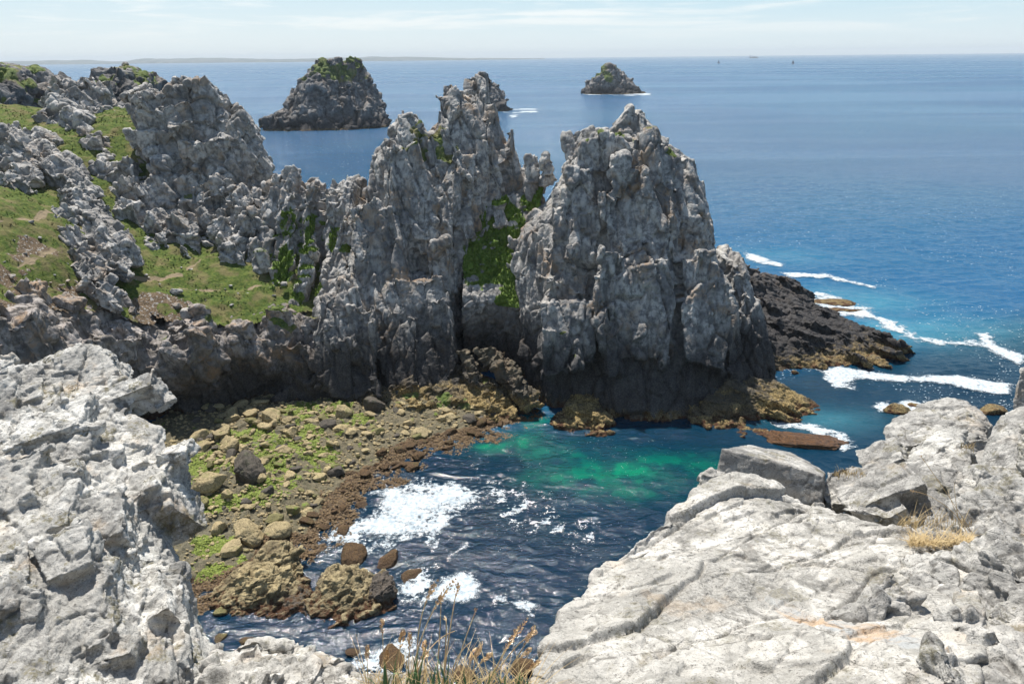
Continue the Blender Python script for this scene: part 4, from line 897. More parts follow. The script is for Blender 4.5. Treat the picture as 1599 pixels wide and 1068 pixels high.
# stones on the grass terrace
ST = with_mat(polyrock('stone', 411, 4, 13), 'hill'); ST2 = with_mat(polyrock('stone', 412, 4, 13), 'hill')
for i, (x, y, Yd, w_, lab) in enumerate([(272, 446, 114, 22, 'dark boulder sitting by the terrace path'), (296, 488, 110, 40, 'pale slab shaped stone at the lip of the grass terrace'), (276, 478, 111, 20, 'pale stone just above the slab at the terrace lip'), (48, 348, 110, 10, 'little pale stone beside the upper path'), (60, 362, 108, 9, 'little stone below the upper path'), (15, 415, 97, 12, 'pale stone on the worn lower slope'), (210, 402, 120, 18, 'grey stone at the foot of the low rib'), (245, 350, 130, 16, 'stone in the gap above the knoll')]):
    c = at(x, y, Yd); s = w_ / FPX * Yd / 2; o = link('stone', ST if i % 2 else ST2, None); o.location = (c[0], c[1], hill_z(np.array(c[0]), np.array(c[1])) + s * .3); o.scale = (s, s * .9, s * .8); o.rotation_euler = (.2, .1, i * 1.3); tag(o, lab, 'stone')
for i in range(60):
    x = rr_.uniform(0, 430); y = rr_.uniform(395, 520); Yd = np.interp(y, [340, 395, 430, 460, 500], [120, 121, 117, 113, 108]) - max(0, (180 - x)) * .08
    c = at(x, y, Yd); 
    if front_of_cliff(c[None])[0]: continue
    s = rr_.uniform(.12, .4); o = link('stone', ST if i % 2 else ST2, None); o.location = (c[0], c[1], float(hill_z(np.array(c[0]), np.array(c[1]))) + s * .2); o.scale = (s, s * .9, s * .7); o.rotation_euler = (.2, .1, i * 1.3); tag(o, 'small pale stone, one of those scattered over the grass terrace', 'stone', 'small stones on the terrace')

# ================================================================== foam
b = NB('sea_foam'); p = b.pos(); M['foam'] = b.done(b.mix(b.ramp(b.noise(p, 2.2, 5), .35, .62), (.33, .39, .43), (.55, .585, .60)), .9, b.bump(b.noise(p, 6, 4), .6, .12), .2)
th = b.math('ADD', b.math('ADD', b.attr('thick'), b.math('MULTIPLY', b.math('SUBTRACT', b.noise(p, .55, 3), .55), 1.6)), b.math('ADD', b.math('MULTIPLY', b.math('SUBTRACT', b.noise(p, 2.6, 5, .7), .5), 1.7), b.math('MULTIPLY', b.math('SUBTRACT', b.noise(p, 9, 4, .65), .5), 1.9)))
b.set(b.bsdf.inputs['Alpha'], b.ramp(th, -.1, .85))
def foam(name, px_poly, cell, edge, ragged, lace, label, group=None, seed=1, thr=0.0, wl=2.5, kind=None, cat='foam'):
    poly = np.array([on(x, y)[:2] for x, y in px_poly]); lo = poly.min(0) - edge * 2; hi = poly.max(0) + edge * 2
    gx = np.arange(lo[0], hi[0], cell); gy = np.arange(lo[1], hi[1], cell * 1.3); X, Y = np.meshgrid(gx, gy); XY = np.stack([X.ravel(), Y.ravel()], 1); P = np.c_[XY, np.zeros(len(XY))]
    sd = poly_sd(XY, poly); v = np.clip(sd / edge, -1.6, 1.2) + (fbm(P / wl, 5, seed, .6) - .5) * ragged
    rd = np.abs(fbm(P / (wl * .45) + 7, 4, seed + 5, .6) - .5) * 4; rd2 = np.abs(fbm(P / (wl * .2) + 3, 3, seed + 6, .6) - .5) * 4
    v -= lace * np.minimum(1.1, rd * .75 + rd2 * .35) + (fbm(P / .35, 2, seed + 8) - .5) * .45
    P[:, 2] = wave_z(P) + .05 + np.clip(v, 0, .5) * .1 + fbm(P / .4, 2, seed + 9) * .03
    nr, nc = X.shape; idx = np.arange(nr * nc).reshape(nr, nc); Q = np.stack([idx[:-1, :-1].ravel(), idx[:-1, 1:].ravel(), idx[1:, 1:].ravel(), idx[1:, :-1].ravel()], 1)
    v = v - thr; Q = Q[v[Q].max(1) > -.5]
    us = np.unique(Q); mp = np.full(len(P), -1); mp[us] = np.arange(len(us))
    P2 = P[us] - np.array([lo[0], lo[1], 0])
    fm = mesh_from(name, P2, mp[Q]); set_attr(fm, 'thick', v[us]); o = link(name, fm, M['foam']); o.location = (lo[0], lo[1], 0)
    return tag(o, label, cat, group, kind)
foam('foam_raft', [(575, 770), (620, 752), (640, 765), (690, 768), (700, 752), (725, 755), (745, 772), (715, 790), (690, 800), (660, 805), (650, 830), (640, 845), (600, 842), (575, 835), (540, 838), (560, 815), (590, 800), (590, 780)], .075, 1.5, 1.5, .25, 'large white foam raft spreading in the middle of the cove', seed=21)
foam('foam_lace', [(500, 830), (560, 800), (640, 745), (740, 745), (770, 775), (730, 810), (690, 870), (640, 860), (560, 870), (500, 850)], .075, 2.5, 2.4, 1.15, 'thin lacy foam fringing the large raft', seed=22, thr=-.1, wl=2.2)
foam('foam_raft', [(690, 905), (715, 888), (740, 893), (755, 912), (752, 935), (720, 945), (690, 942), (655, 945), (670, 925)], .06, 1.0, .8, .1, 'smooth white foam patch behind the grass heads', seed=23)
foam('foam_patches', [(755, 925), (790, 915), (830, 930), (855, 945), (840, 970), (800, 965), (765, 950)], .06, 1.2, 2.6, .5, 'broken foam pads drifting beside the pale slab', seed=24, thr=.6, wl=1.2)
foam('foam_streak', [(690, 872), (705, 860), (730, 845), (735, 855), (712, 870), (700, 885)], .06, .6, 1.2, .5, 'narrow curl of foam linking the two foam rafts', seed=25)
foam('foam_lace', [(620, 880), (690, 880), (700, 930), (640, 950), (600, 930)], .06, 1.5, 2.4, 1.3, 'foam lace around the kelp beside the yellow cove rock', seed=26, thr=.0, wl=1.5)
foam('foam_lace', [(560, 1010), (640, 990), (670, 1040), (600, 1068), (540, 1050)], .05, 1.2, 2.4, 1.3, 'foam lace swirling round the weedy rock behind the grass', seed=27, thr=-.05, wl=1.3)
foam('foam_lace', [(700, 705), (740, 690), (770, 720), (860, 770), (960, 820), (930, 870), (800, 860), (740, 800)], .09, 3, 2.6, 1.5, 'scattered foam flecks over the dark middle of the cove', seed=28, thr=.55, wl=1.6)
foam('foam_streak', [(1272, 578), (1310, 572), (1370, 582), (1430, 588), (1490, 585), (1560, 596), (1582, 600), (1580, 620), (1530, 612), (1460, 600), (1380, 596), (1330, 592), (1318, 604), (1290, 598)], .12, 1.0, 1.5, .3, 'long white foam line trailing from the end of the dark reef', seed=31)
foam('foam_lace', [(1275, 575), (1340, 590), (1340, 612), (1300, 608)], .1, 1, 2, 1, 'foam lace fraying off the start of the long foam line', seed=32, thr=-.05, wl=1.8)
foam('surf', [(1250, 450), (1290, 455), (1340, 470), (1375, 490), (1420, 515), (1480, 530), (1520, 525), (1545, 535), (1600, 560), (1600, 575), (1560, 556), (1510, 545), (1440, 540), (1400, 528), (1350, 500), (1310, 495), (1270, 480)], .2, 2.4, 2.6, .75, 'broad white surf breaking along the outside of the dark reef', seed=33, wl=4)
foam('surf', [(1520, 520), (1545, 518), (1560, 540), (1600, 556), (1600, 576), (1560, 556), (1530, 540)], .16, 1.2, 1.4, .3, 'bright foam crest curling off toward the tall rock at the edge', seed=34, wl=3)
foam('surf', [(1158, 392), (1185, 398), (1225, 412), (1222, 418), (1190, 415), (1165, 405)], .2, 1.4, 2.0, .5, 'small surf patch behind the shoulder of the pinnacle', seed=35, wl=4)
foam('foam_streak', [(1215, 425), (1290, 428), (1370, 448), (1368, 454), (1290, 436), (1220, 432)], .2, 1.0, 2.6, .7, 'faint foam streak curving outside the broad surf', seed=36, wl=5, thr=.2)
foam('foam_lace', [(1190, 655), (1225, 655), (1300, 668), (1340, 690), (1320, 705), (1260, 675), (1210, 668)], .09, 1.0, 2.4, .9, 'foam lace washing over the seaweed reef', seed=37, thr=-.1, wl=2)
foam('foam_lace', [(1350, 632), (1385, 625), (1450, 625), (1455, 640), (1420, 650), (1370, 645)], .09, 1.0, 2.4, .9, 'foam wash round the small dark rocks in the channel', seed=38, thr=-.05, wl=2)
foam('foam_streak', [(420, 198), (470, 197), (540, 190), (600, 184), (606, 190), (545, 196), (470, 204)], .9, 3, 5, .8, 'white wash along the foot of the flat topped stack', seed=39, thr=.35, wl=16)
foam('foam_streak', [(775, 177), (800, 170), (850, 170), (845, 176), (800, 184)], .9, 4, 6, .8, 'foam streaks beside the half hidden stack', seed=40, thr=.5, wl=18)
foam('foam_streak', [(900, 147), (1020, 146), (1020, 150), (900, 151)], 1.6, 6, 7, .6, 'thin wash along the foot of the cone shaped stack', seed=41, thr=.5, wl=30)

# little white flecks past counting: foam, and painted stand-ins for sun glitter
rg = np.random.default_rng(55); Vs = []; Ts = []; nf = 0
def flecks(n, x0, x1, y0, y1, lo, hi, dens):
    global nf
    px = rg.uniform(x0, x1, n * 3); py = y0 + (y1 - y0) * rg.random(n * 3) ** .8
    C = np.array([on(a_, b_) for a_, b_ in zip(px, py)]); C = C[fbm(C / dens, 3, 66) > .5][:n]
    zc = wave_z(C) + .06
    for c_, z_ in zip(C, zc):
        L = lo * (hi / lo) ** rg.random() * (.6 + c_[1] / 250); m_ = 6; an = np.linspace(0, 2 * np.pi, m_, endpoint=False)
        r_ = rg.uniform(.5, 1.2, m_); Vs.append(np.c_[c_[0] + np.cos(an) * r_ * L, c_[1] + np.sin(an) * r_ * L * .6, np.full(m_, z_)]); Ts.append(np.array([(0, k, k + 1) for k in range(1, m_ - 1)]) + nf); nf += m_
flecks(2600, 1090, 1620, 190, 640, .05, .20, 18); flecks(900, 620, 1120, 640, 960, .02, .07, 4); flecks(500, 400, 600, 190, 300, .05, .2, 20)
fm = mesh_from('glint_foam_flecks', np.concatenate(Vs), np.concatenate(Ts)); set_attr(fm, 'thick', np.full(nf, 1.5)); tag(link('glint_foam_flecks', fm, M['foam']), 'tiny white flecks of foam and painted sun glitter sprinkled over the sea', kind='stuff')

# ================================================================== the near rocks
NF = frame(18, -12, 18)
def NL(fr, s, step=.10, crack=.06): return [(fr, (.75 * s, .8 * s, .34 * s), step * s, crack * s, .05, .16 * s), (fr, (.26 * s, .3 * s, .14 * s), step * .42 * s, crack * .5 * s, .07, .085 * s), (fr, (.1 * s, .11 * s, .055 * s), step * .15 * s, crack * .2 * s, .09, .03 * s)]
a = Acc()
a.patch([[(-380, 620, 10.5), (-100, 605, 10.6), (20, 592, 10.8), (80, 578, 11), (140, 574, 11), (149, 586, 10.8), (177, 587, 10.4), (204, 588, 10.4), (244, 600, 10.2), (227.467, 606, 10.2)],
         [(-380, 666, 9.6), (-100, 656, 9.7), (20, 641, 9.9), (80, 631, 9.9), (140, 621, 10), (164.42, 626, 9.8), (176.725, 631, 9.8), (186.112, 638, 9.8), (195.499, 644, 9.8), (201.131, 650, 9.9)],
         [(-380, 730, 8.9), (-100, 720, 8.8), (20, 705, 8.8), (80, 700, 8.9), (140, 690, 9.1), (179.541, 680, 9.3), (198.315, 675, 9.4), (218, 672, 9.5), (243, 670, 9.6), (258, 670, 9.7)],
         [(-380, 830, 7.8), (-100, 820, 7.5), (20, 800, 7.4), (80, 800, 7.5), (140, 790, 7.8), (179.541, 785, 8), (198.315, 782, 8.2), (220, 780, 8.3), (246, 780, 8.5), (264, 780, 8.7)],
         [(-380, 960, 6.6), (-100, 950, 6.2), (20, 940, 6.1), (80, 935, 6.2), (140, 930, 6.5), (198.032, 925, 6.7), (219.152, 920, 6.9), (238, 915, 7.1), (266, 912, 7.3), (284, 910, 7.6)],
         [(-380, 1090, 5.5), (-100, 1090, 5.1), (20, 1090, 5.1), (80, 1090, 5.2), (140, 1085, 5.4), (210, 1080, 5.6), (260, 1075, 5.8), (305, 1070, 6), (342, 1068, 6.2), (364, 1066, 6.5)],
         [(-380, 1300, 4.7), (-100, 1300, 4.2), (20, 1300, 4.2), (80, 1300, 4.3), (140, 1290, 4.4), (210, 1280, 4.6), (260, 1270, 4.8), (310, 1260, 5), (360, 1250, 5.2), (385, 1240, 5.5)]], (-2.6, 2.0, -2.4), 2)
a.blocks(230, (.4, 1.3), NF, 121, ratio=(1.0, .9, .8), sink=.3, turn=8, jit=.14)
a.blocks(900, (.1, .5), NF, 122, ratio=(1.1, 1.0, .65), sink=.14, turn=10, jit=.16)
rock(a, 'white_cliff', .018, [(NF, (.5, .6, .25), .02, .04, .035, .03), (NF, (.16, .18, .09), .012, .02, .06, .03), (NF, (.06, .065, .035), .004, .006, .08, .01)], [(.3, .012), (.09, .006)], 'near', 'jagged white quartzite cliff beside the cove with stepped ledges and lichen', 'cliff', seed=123, smooth_it=0, warp=.2, rnd=.05, nsm=6, post=1)

a = Acc()
a.patch([[(330, 1022, 6.2), (400, 1016, 6.3), (450, 1022, 6.2), (500, 1040, 6.0), (560, 1052, 5.8), (640, 1060, 5.6)], [(320, 1068, 5.4), (400, 1066, 5.4), (450, 1068, 5.4), (500, 1072, 5.3), (560, 1078, 5.2), (640, 1085, 5.1)], [(310, 1160, 4.6), (400, 1160, 4.6), (450, 1160, 4.6), (500, 1160, 4.5), (560, 1160, 4.5), (640, 1160, 4.4)]], (0, .8, -1.6), 3)
a.blocks(70, (.15, .6), frame(10, -12), 127, ratio=(1.2, 1, .6), sink=.2)
rock(a, 'pale_ledge', .016, NL(frame(10, -12), .7, .05, .04), [(.5, .04), (.12, .012)], 'slab', 'pale rounded rock ledge under the drop beside the white cliff', 'ledge', seed=129)

SF = frame(8, 6, 35)
a = Acc()
a.patch([[(985, 846, 5.5), (1012, 826, 5.75), (1060, 796, 6.2), (1108, 752, 6.8), (1152, 740, 7.0), (1205, 757, 6.9), (1285, 797, 6.45), (1360, 822, 6.05), (1435, 838, 5.7), (1530, 850, 5.3)],
         [(925, 908, 4.75), (960, 890, 5.0), (1020, 862, 5.3), (1090, 830, 5.65), (1150, 820, 5.75), (1215, 826, 5.7), (1290, 848, 5.45), (1370, 862, 5.2), (1440, 876, 5.0), (1530, 885, 4.8)],
         [(880, 960, 4.15), (925, 940, 4.4), (990, 918, 4.65), (1070, 895, 4.85), (1150, 890, 4.9), (1220, 896, 4.8), (1300, 915, 4.6), (1380, 925, 4.45), (1450, 935, 4.3), (1530, 945, 4.2)],
         [(848, 1020, 3.6), (900, 1005, 3.75), (980, 985, 3.9), (1070, 970, 4.05), (1150, 968, 4.05), (1230, 975, 3.95), (1310, 985, 3.85), (1390, 995, 3.75), (1460, 1005, 3.65), (1530, 1010, 3.6)],
         [(822, 1090, 3.1), (890, 1080, 3.2), (980, 1070, 3.25), (1070, 1065, 3.3), (1150, 1065, 3.3), (1230, 1068, 3.25), (1310, 1072, 3.2), (1390, 1076, 3.15), (1460, 1080, 3.1), (1530, 1085, 3.1)],
         [(790, 1220, 2.5), (880, 1215, 2.5), (980, 1215, 2.5), (1070, 1215, 2.5), (1150, 1215, 2.5), (1230, 1215, 2.5), (1310, 1215, 2.5), (1390, 1215, 2.5), (1460, 1215, 2.5), (1530, 1215, 2.5)]], (1.3, .5, -2.0), 4)
rock(a, 'pale_slab', .0095, [(SF, (1.7, .55, .5), .05, .05, .022, .05), (SF, (.5, .17, .15), .014, .012, .035, .03), (SF, (.13, .06, .05), .004, .005, .07, .009)], [(1.1, .06), (.2, .012), (.05, .004)], 'slab', 'huge pale whale backed slab sloping down to the grass with a rusty streak', 'rock slab', seed=133, smooth_it=2, warp=.6, rnd=.02, nsm=25, post=1)

# dark leaning block behind the slab
a = Acc()
a.hull([(1126, 700, 9.3), (1200, 717, 9.15), (1287, 743, 9.1), (1166, 692, 10.3), (1235, 707, 10.3), (1290, 737, 10.0), (1114, 762, 9.1), (1120, 810, 8.9), (1284, 810, 8.8), (1125, 830, 10.3), (1288, 830, 10.2)])
rock(a, 'grey_block', .016, [(frame(0, 14), (.9, .7, .5), .01, .008, .04, .015), (UP, (.2, .2, .15), .004, .005, .06, .008)], [(.6, .02), (.12, .008)], 'grey', 'square grey block with a flat sunlit top behind the big slab', 'rock block', seed=137)
a = Acc()
a.hull([(1108, 738, 9.0), (1125, 728, 9.3), (1135, 760, 8.8), (1092, 752, 9.0), (1090, 790, 8.7), (1130, 800, 8.6), (1110, 790, 9.5), (1100, 742, 9.4)])
rock(a, 'grey_block', .016, NL(UP, .8, .02, .02), [(.3, .03), (.1, .01)], 'grey', 'small grey chock stone on the cove side of the square block', 'rock block', seed=139)

def pile(name, pts, label, fr, seed, mat='grey', n=14, size=(.15, .6), vox=.016, crack=.03, cat='boulder'):
    a = Acc(); a.hull(pts)
    if n: a.blocks(max(3, n // 2), size, fr, seed, ratio=(1.2, 1, .6), sink=.36, turn=6, jit=.15)
    return rock(a, name, vox, [(fr, (.9, .6, .5), .02, crack, .025, .03), (fr, (.26, .2, .15), .012, .014, .07, .02), (fr, (.09, .07, .06), .004, .005, .08, .009)], [(.5, .035), (.12, .012)], mat, label, cat, seed=seed, smooth_it=1, warp=.3, rnd=.03, nsm=8)
pile('pale_boulder', [(1380, 672, 11.4), (1396, 655, 11.8), (1440, 632, 12.1), (1478, 621, 12.2), (1505, 622, 12.2), (1530, 642, 12.0), (1552, 662, 11.6), (1540, 676, 11.0), (1470, 690, 10.8), (1400, 700, 10.8), (1378, 690, 11.0), (1400, 720, 11.5), (1540, 720, 11.8)], 'pale humpbacked boulder topping the pile against the channel', frame(0, -20), 141)
pile('pale_boulder', [(1412, 712, 10.0), (1430, 700, 10.2), (1470, 668, 10.6), (1492, 662, 10.6), (1512, 700, 10.2), (1508, 712, 9.8), (1440, 730, 9.5), (1412, 724, 9.7), (1500, 740, 9.6), (1440, 750, 10)], 'wedge shaped white boulder with a bright face in the middle of the pile', frame(0, -30), 143, 'near')
pile('pale_boulder', [(1495, 668, 10.9), (1540, 664, 11.0), (1546, 690, 10.6), (1520, 715, 10.2), (1498, 700, 10.3), (1530, 740, 10.6)], 'grey boulder wedged between the white one and the tall leaning rock', UP, 145, n=6)
pile('pale_boulder', [(1350, 705, 10.6), (1376, 696, 10.8), (1400, 690, 10.9), (1420, 700, 10.4), (1400, 735, 10.0), (1372, 745, 9.9), (1352, 722, 10.3), (1400, 760, 10.4)], 'cracked pale boulder at the channel end of the pile', frame(0, -25), 147, n=8)
pile('pale_boulder', [(1290, 735, 9.9), (1330, 725, 10.2), (1358, 730, 10.2), (1372, 748, 9.9), (1340, 785, 9.2), (1290, 790, 9.1), (1278, 770, 9.4), (1340, 800, 9.6)], 'low flat boulder beside the square block with grass along its edge', frame(0, -18), 149)
pile('cracked_outcrop', [(1372, 728, 9.6), (1420, 715, 9.6), (1470, 705, 9.7), (1515, 700, 9.6), (1520, 740, 9.0), (1500, 790, 8.4), (1420, 815, 8.0), (1345, 800, 8.2), (1310, 795, 8.4), (1340, 770, 8.9), (1430, 760, 8.6), (1400, 840, 8.2), (1520, 840, 8.6)], 'cracked grey outcrop under the pile above the dry grass', frame(0, -28), 151, n=30, crack=.05, cat='outcrop')
pile('leaning_rock', [(1500, 790, 8.4), (1522, 730, 8.9), (1545, 680, 9.3), (1560, 650, 9.5), (1590, 630, 9.5), (1640, 640, 9.2), (1660, 720, 8.6), (1620, 800, 7.9), (1560, 850, 7.5), (1510, 840, 7.8), (1600, 860, 8.6), (1640, 840, 9)], 'tall grey rock leaning in the shade at the edge of the pile', frame(0, -35), 153, n=22, cat='rock')
pile('upright_rock', [(1584, 600, 10.6), (1592, 575, 10.8), (1610, 560, 10.8), (1660, 560, 10.8), (1680, 640, 10.4), (1580, 636, 10.4), (1582, 618, 10.5), (1620, 720, 10.9), (1600, 760, 10), (1660, 760, 10.4), (1590, 720, 10.6)], 'upright grey rock tip standing above the leaning rock', UP, 155, n=6, cat='rock')

# broken ground on the right
a = Acc()
a.patch([[(1528, 765, 7.2), (1560, 735, 7.4), (1590, 720, 7.5), (1640, 700, 7.5), (1720, 690, 7.4)], [(1500, 850, 6.0), (1540, 830, 6.1), (1585, 810, 6.2), (1640, 800, 6.2), (1720, 790, 6.1)], [(1462, 885, 5.1), (1520, 885, 5.15), (1580, 880, 5.1), (1640, 870, 5.1), (1720, 860, 5.0)],
         [(1440, 945, 4.3), (1500, 950, 4.3), (1570, 950, 4.25), (1640, 945, 4.2), (1720, 940, 4.15)], [(1390, 1010, 3.7), (1480, 1015, 3.65), (1570, 1015, 3.6), (1640, 1010, 3.55), (1720, 1005, 3.5)], [(1370, 1090, 3.1), (1470, 1090, 3.1), (1570, 1090, 3.1), (1640, 1085, 3.05), (1720, 1080, 3.0)], [(1340, 1230, 2.4), (1450, 1230, 2.4), (1570, 1230, 2.4), (1640, 1230, 2.4), (1720, 1230, 2.4)]], (.1, .5, -1.6), 3)
a.blocks(150, (.14, .8), frame(0, -25, 20), 157, ratio=(1.25, 1, .55), sink=.12, turn=14)
rock(a, 'broken_outcrop', .0125, NL(frame(0, -25, 20), .6, .05, .04), [(.4, .04), (.12, .015), (.05, .007)], 'grey', 'broken lichen spotted outcrop beside the big slab with small ledges', 'outcrop', seed=159, smooth_it=1, warp=.3, rnd=.2, nsm=18)

# the cliff that carries the near rocks
a = Acc()
a.hull([(x, y, z) for x in (-5.2, .9) for y, z in ((-5, 48.3), (1.4, 48.3), (3, 46.75), (5, 44.6), (5.5, 42), (5.8, -3), (-5, -3))], True)
fp = [at(*q)[:2] + np.array([.35, -.35]) for q in ((860, 1020, 3.7), (935, 905, 4.7), (1015, 830, 5.6), (1110, 765, 6.5), (1130, 770, 9.2), (1285, 800, 9.1), (1395, 700, 10.7), (1470, 680, 10.9), (1540, 680, 10.8), (1610, 640, 10.3))]
pl = [tuple(q) for q in fp] + [(18, 9), (18, -5), (.6, -5), (.4, 2.4)]
nb = len(pl); top = np.array([(x, y, 44.5 - max(0, y - 9.2) * .25) for x, y in pl]); bot = np.array([(x, y, -3.0) for x, y in pl])
a.loop_loft([top, bot])
a.hull([(x, y, z) for x, y in ((-16, 2.5), (-4.8, 2.5), (-4.8, 7.6), (-5.2, 9.2), (-16, 9.6)) for z in (41.6, -3)], True)
me, P_, N_ = rockify(a, 'ground', .13, [(frame(-10, -12), (2.2, 2.0, 1.6), .12, .15, .05, .2), (UP, (.7, .7, .5), .04, .06, .06, .06)], [(1.5, .08), (.4, .03)], 201, 2)
set_attr(me, 'grass', np.zeros(len(P_))); tag(link('ground', me, M['grey']), 'pale rocky clifftop underfoot', kind='structure')

# ================================================================== grasses
def straw(name, ca, cb):
    b = NB(name); p = b.pos(); c = b.mix(b.ramp(b.noise(p, 9, 3), .35, .65), ca, cb)
    m_ = b.done(c, .65, None, .3); b.bsdf.inputs['Transmission Weight'].default_value = 0
    return m_
M['straw'] = straw('straw', (.42, .28, .13), (.60, .45, .25)); M['seed'] = straw('seed_head', (.42, .26, .12), (.68, .50, .30)); M['blade'] = straw('green_blade', (.05, .12, .05), (.14, .22, .08)); M['dry'] = straw('dry_blade', (.36, .25, .11), (.55, .42, .22))
def bez(p0, p1, p2, n):
    t = np.linspace(0, 1, n)[:, None]; return (1 - t) ** 2 * p0 + 2 * t * (1 - t) * p1 + t * t * p2
def wire(C, r0, r1, n=6):
    a = Acc(); rings = []
    for i in range(len(C)):
        t = C[min(i + 1, len(C) - 1)] - C[max(i - 1, 0)]; t /= np.linalg.norm(t) + 1e-9
        u = np.cross(t, [.3, 1, .1]); u /= np.linalg.norm(u); v = np.cross(t, u); r = r0 + (r1 - r0) * i / (len(C) - 1)
        rings.append(np.array([C[i] + (u * math.cos(w) + v * math.sin(w)) * r for w in (6.2832 * k / n for k in range(n))]))
    return a.loop_loft(rings)
def seed_head(C, rad, rg):
    """a spike of small pointed husks set round the axis C."""
    V = []; T = []
    for i in range(len(C) - 1):
        f = i / (len(C) - 1); w = rad * (math.sin(math.pi * min(1, .12 + f * .9)) ** .7)
        t = C[i + 1] - C[i]; L = np.linalg.norm(t); t = t / L; u = np.cross(t, [.2, 1, .3]); u /= np.linalg.norm(u); v = np.cross(t, u)
        for k in range(6):
            an = rg.uniform(0, 6.28); d = u * math.cos(an) + v * math.sin(an); s = np.cross(t, d); b0 = C[i] + d * w * .2; tip = b0 + d * w * rg.uniform(.7, 1.15) + t * w * rg.uniform(1.4, 2.4); mid = (b0 + tip) / 2 + d * w * .35
            q = len(V); V += [b0, mid + s * w * .38, tip, mid - s * w * .38, mid + d * w * .25]; T += [(q, q + 1, q + 4), (q + 1, q + 2, q + 4), (q + 2, q + 3, q + 4), (q + 3, q, q + 4)]
    return mesh_from('seed_head', np.array(V), np.array(T))
def stalk(pts, Yd, head, label, group, rad=.0125, thick=.0034, seed=1, mat='straw'):
    """pts: foot, bend, tip of the stem in the photo; head: last fraction carrying seeds."""
    rg = np.random.default_rng(seed); f, m_, t = [at(x, y, Yd + d) for (x, y), d in zip(pts, (0, rg.uniform(-.08, .08), rg.uniform(-.15, .15)))]
    C = bez(f, m_, t, 26) ; root = tag(empty('grass_stalk', tuple(f)), label, 'grass stalk', group)
    k = int(26 * (1 - head)); me = wire(C[:k + 2] - f, thick, thick * .6).mesh('stem'); link('stem', me, M[mat], root)
    if head > 0: link('seed_head', seed_head(C[k:] - f, rad, rg), M['seed'], root)
    return root
G1 = 'seeding grass stalks at the slab edge'
S = [((640, 1075), (655, 960), (715, 900), .36), ((655, 1080), (640, 960), (686, 903), .3), ((690, 1085), (705, 950), (716, 910), .22), ((680, 1080), (690, 960), (688, 930), .18), ((600, 1070), (598, 1000), (596, 966), .28), ((620, 1075), (622, 1010), (631, 982), .4), ((635, 1078), (640, 1020), (640, 985), .4), ((668, 1080), (660, 1030), (664, 998), .36),
     ((705, 1085), (700, 1030), (735, 1002), 0), ((700, 1085), (720, 1010), (745, 948), .08), ((690, 1085), (700, 980), (696, 966), .1), ((730, 1080), (725, 1040), (745, 1010), .4), ((735, 1085), (735, 1040), (754, 1000), .45), ((750, 1085), (790, 1010), (826, 962), .4), ((755, 1085), (800, 1000), (840, 985), .26), ((765, 1090), (820, 1010), (836, 975), .38), ((760, 1088), (775, 1030), (812, 974), .35),
     ((770, 1090), (800, 1030), (830, 1012), .3), ((640, 1085), (660, 1000), (710, 985), 0), ((576, 1075), (572, 1030), (574, 1006), .45), ((608, 1080), (600, 1040), (604, 1015), .4), ((660, 1085), (640, 1030), (668, 1020), .2), ((720, 1085), (745, 1030), (770, 1020), .4), ((790, 1090), (815, 1050), (845, 1030), .35)]
for i, (p0, p1, p2, hd) in enumerate(S):
    lab = 'straw coloured grass stalk with a feathery seed head in the tuft at the slab edge' if hd > 0 else 'bare straw coloured grass stem in the tuft at the slab edge'
    stalk((p0, p1, p2), 3.0 + (i % 5) * .12, hd, lab, G1 if hd > 0 else 'bare stems in the tuft at the slab edge', .0125 if hd > .15 else .010, seed=i + 1)
def tuft(name, pxr, py, Yd, n, hgt, mat, label, seed, width=.006, spread=.35, lean=(0, 0), cat='grass tuft'):
    rg = np.random.default_rng(seed); root = at((pxr[0] + pxr[1]) / 2, py, Yd); V = []; Q = []
    for i in range(n):
        b0 = at(rg.uniform(*pxr), py + rg.normal(0, 3), Yd + rg.uniform(-.2, .2)) - root; h = hgt * rg.uniform(.35, 1.0)
        an = rg.uniform(0, 6.28); d = np.array([math.cos(an), math.sin(an), 0]); sd_ = np.array([-d[1], d[0], 0]); lx = spread * h * rg.uniform(.2, 1.3)
        tip = b0 + d * lx + np.array([lean[0] * h, lean[1] * h, h * rg.uniform(.6, 1)]); mid = b0 + d * lx * .25 + np.array([lean[0] * h * .3, lean[1] * h * .3, h * .6])
        C = bez(b0, mid, tip, 7); q = len(V)
        for j, c in enumerate(C):
            w = width * (1 - (j / 6) ** 1.6) + .0004; V += [c - sd_ * w / 2, c + d * w * .22, c + sd_ * w / 2]
        for j in range(6): Q += [(q + 3 * j, q + 3 * j + 1, q + 3 * j + 4, q + 3 * j + 3), (q + 3 * j + 1, q + 3 * j + 2, q + 3 * j + 5, q + 3 * j + 4)]
    o = link(name, mesh_from(name, np.array(V), np.array(Q)), M[mat]); o.location = tuple(root); return tag(o, label, cat)
tuft('green_tuft', (590, 700), 1085, 2.9, 40, .28, 'blade', 'upright green grass blades at the foot of the seeding stalks', 301, .013)
tuft('green_tuft', (700, 830), 1088, 2.9, 40, .22, 'blade', 'shorter green grass blades leaning on the pale slab', 303, .012)
tuft('straw_tuft', (570, 840), 1090, 3.0, 420, .26, 'dry', 'tangled straw coloured grass under the seeding stalks', 305, .004, .9)
tuft('dry_grass', (1420, 1515), 850, 5.3, 1500, .085, 'dry', 'dense cushion of golden dry grass between slab and outcrop', 307, .004, 2.2, (.3, 0))
tuft('dry_grass', (1400, 1530), 822, 5.9, 260, .2, 'dry', 'thin fringe of dry grass along the top of the slab', 309, .004, .8)
tuft('ledge_grass', (1300, 1350), 742, 9.6, 160, .1, 'dry', 'little strip of grass on the low flat boulder', 311, .006, .7)
tuft('ledge_grass', (1325, 1365), 772, 9.1, 130, .1, 'blade', 'green grass in the crack under the low flat boulder', 313, .006, .7)
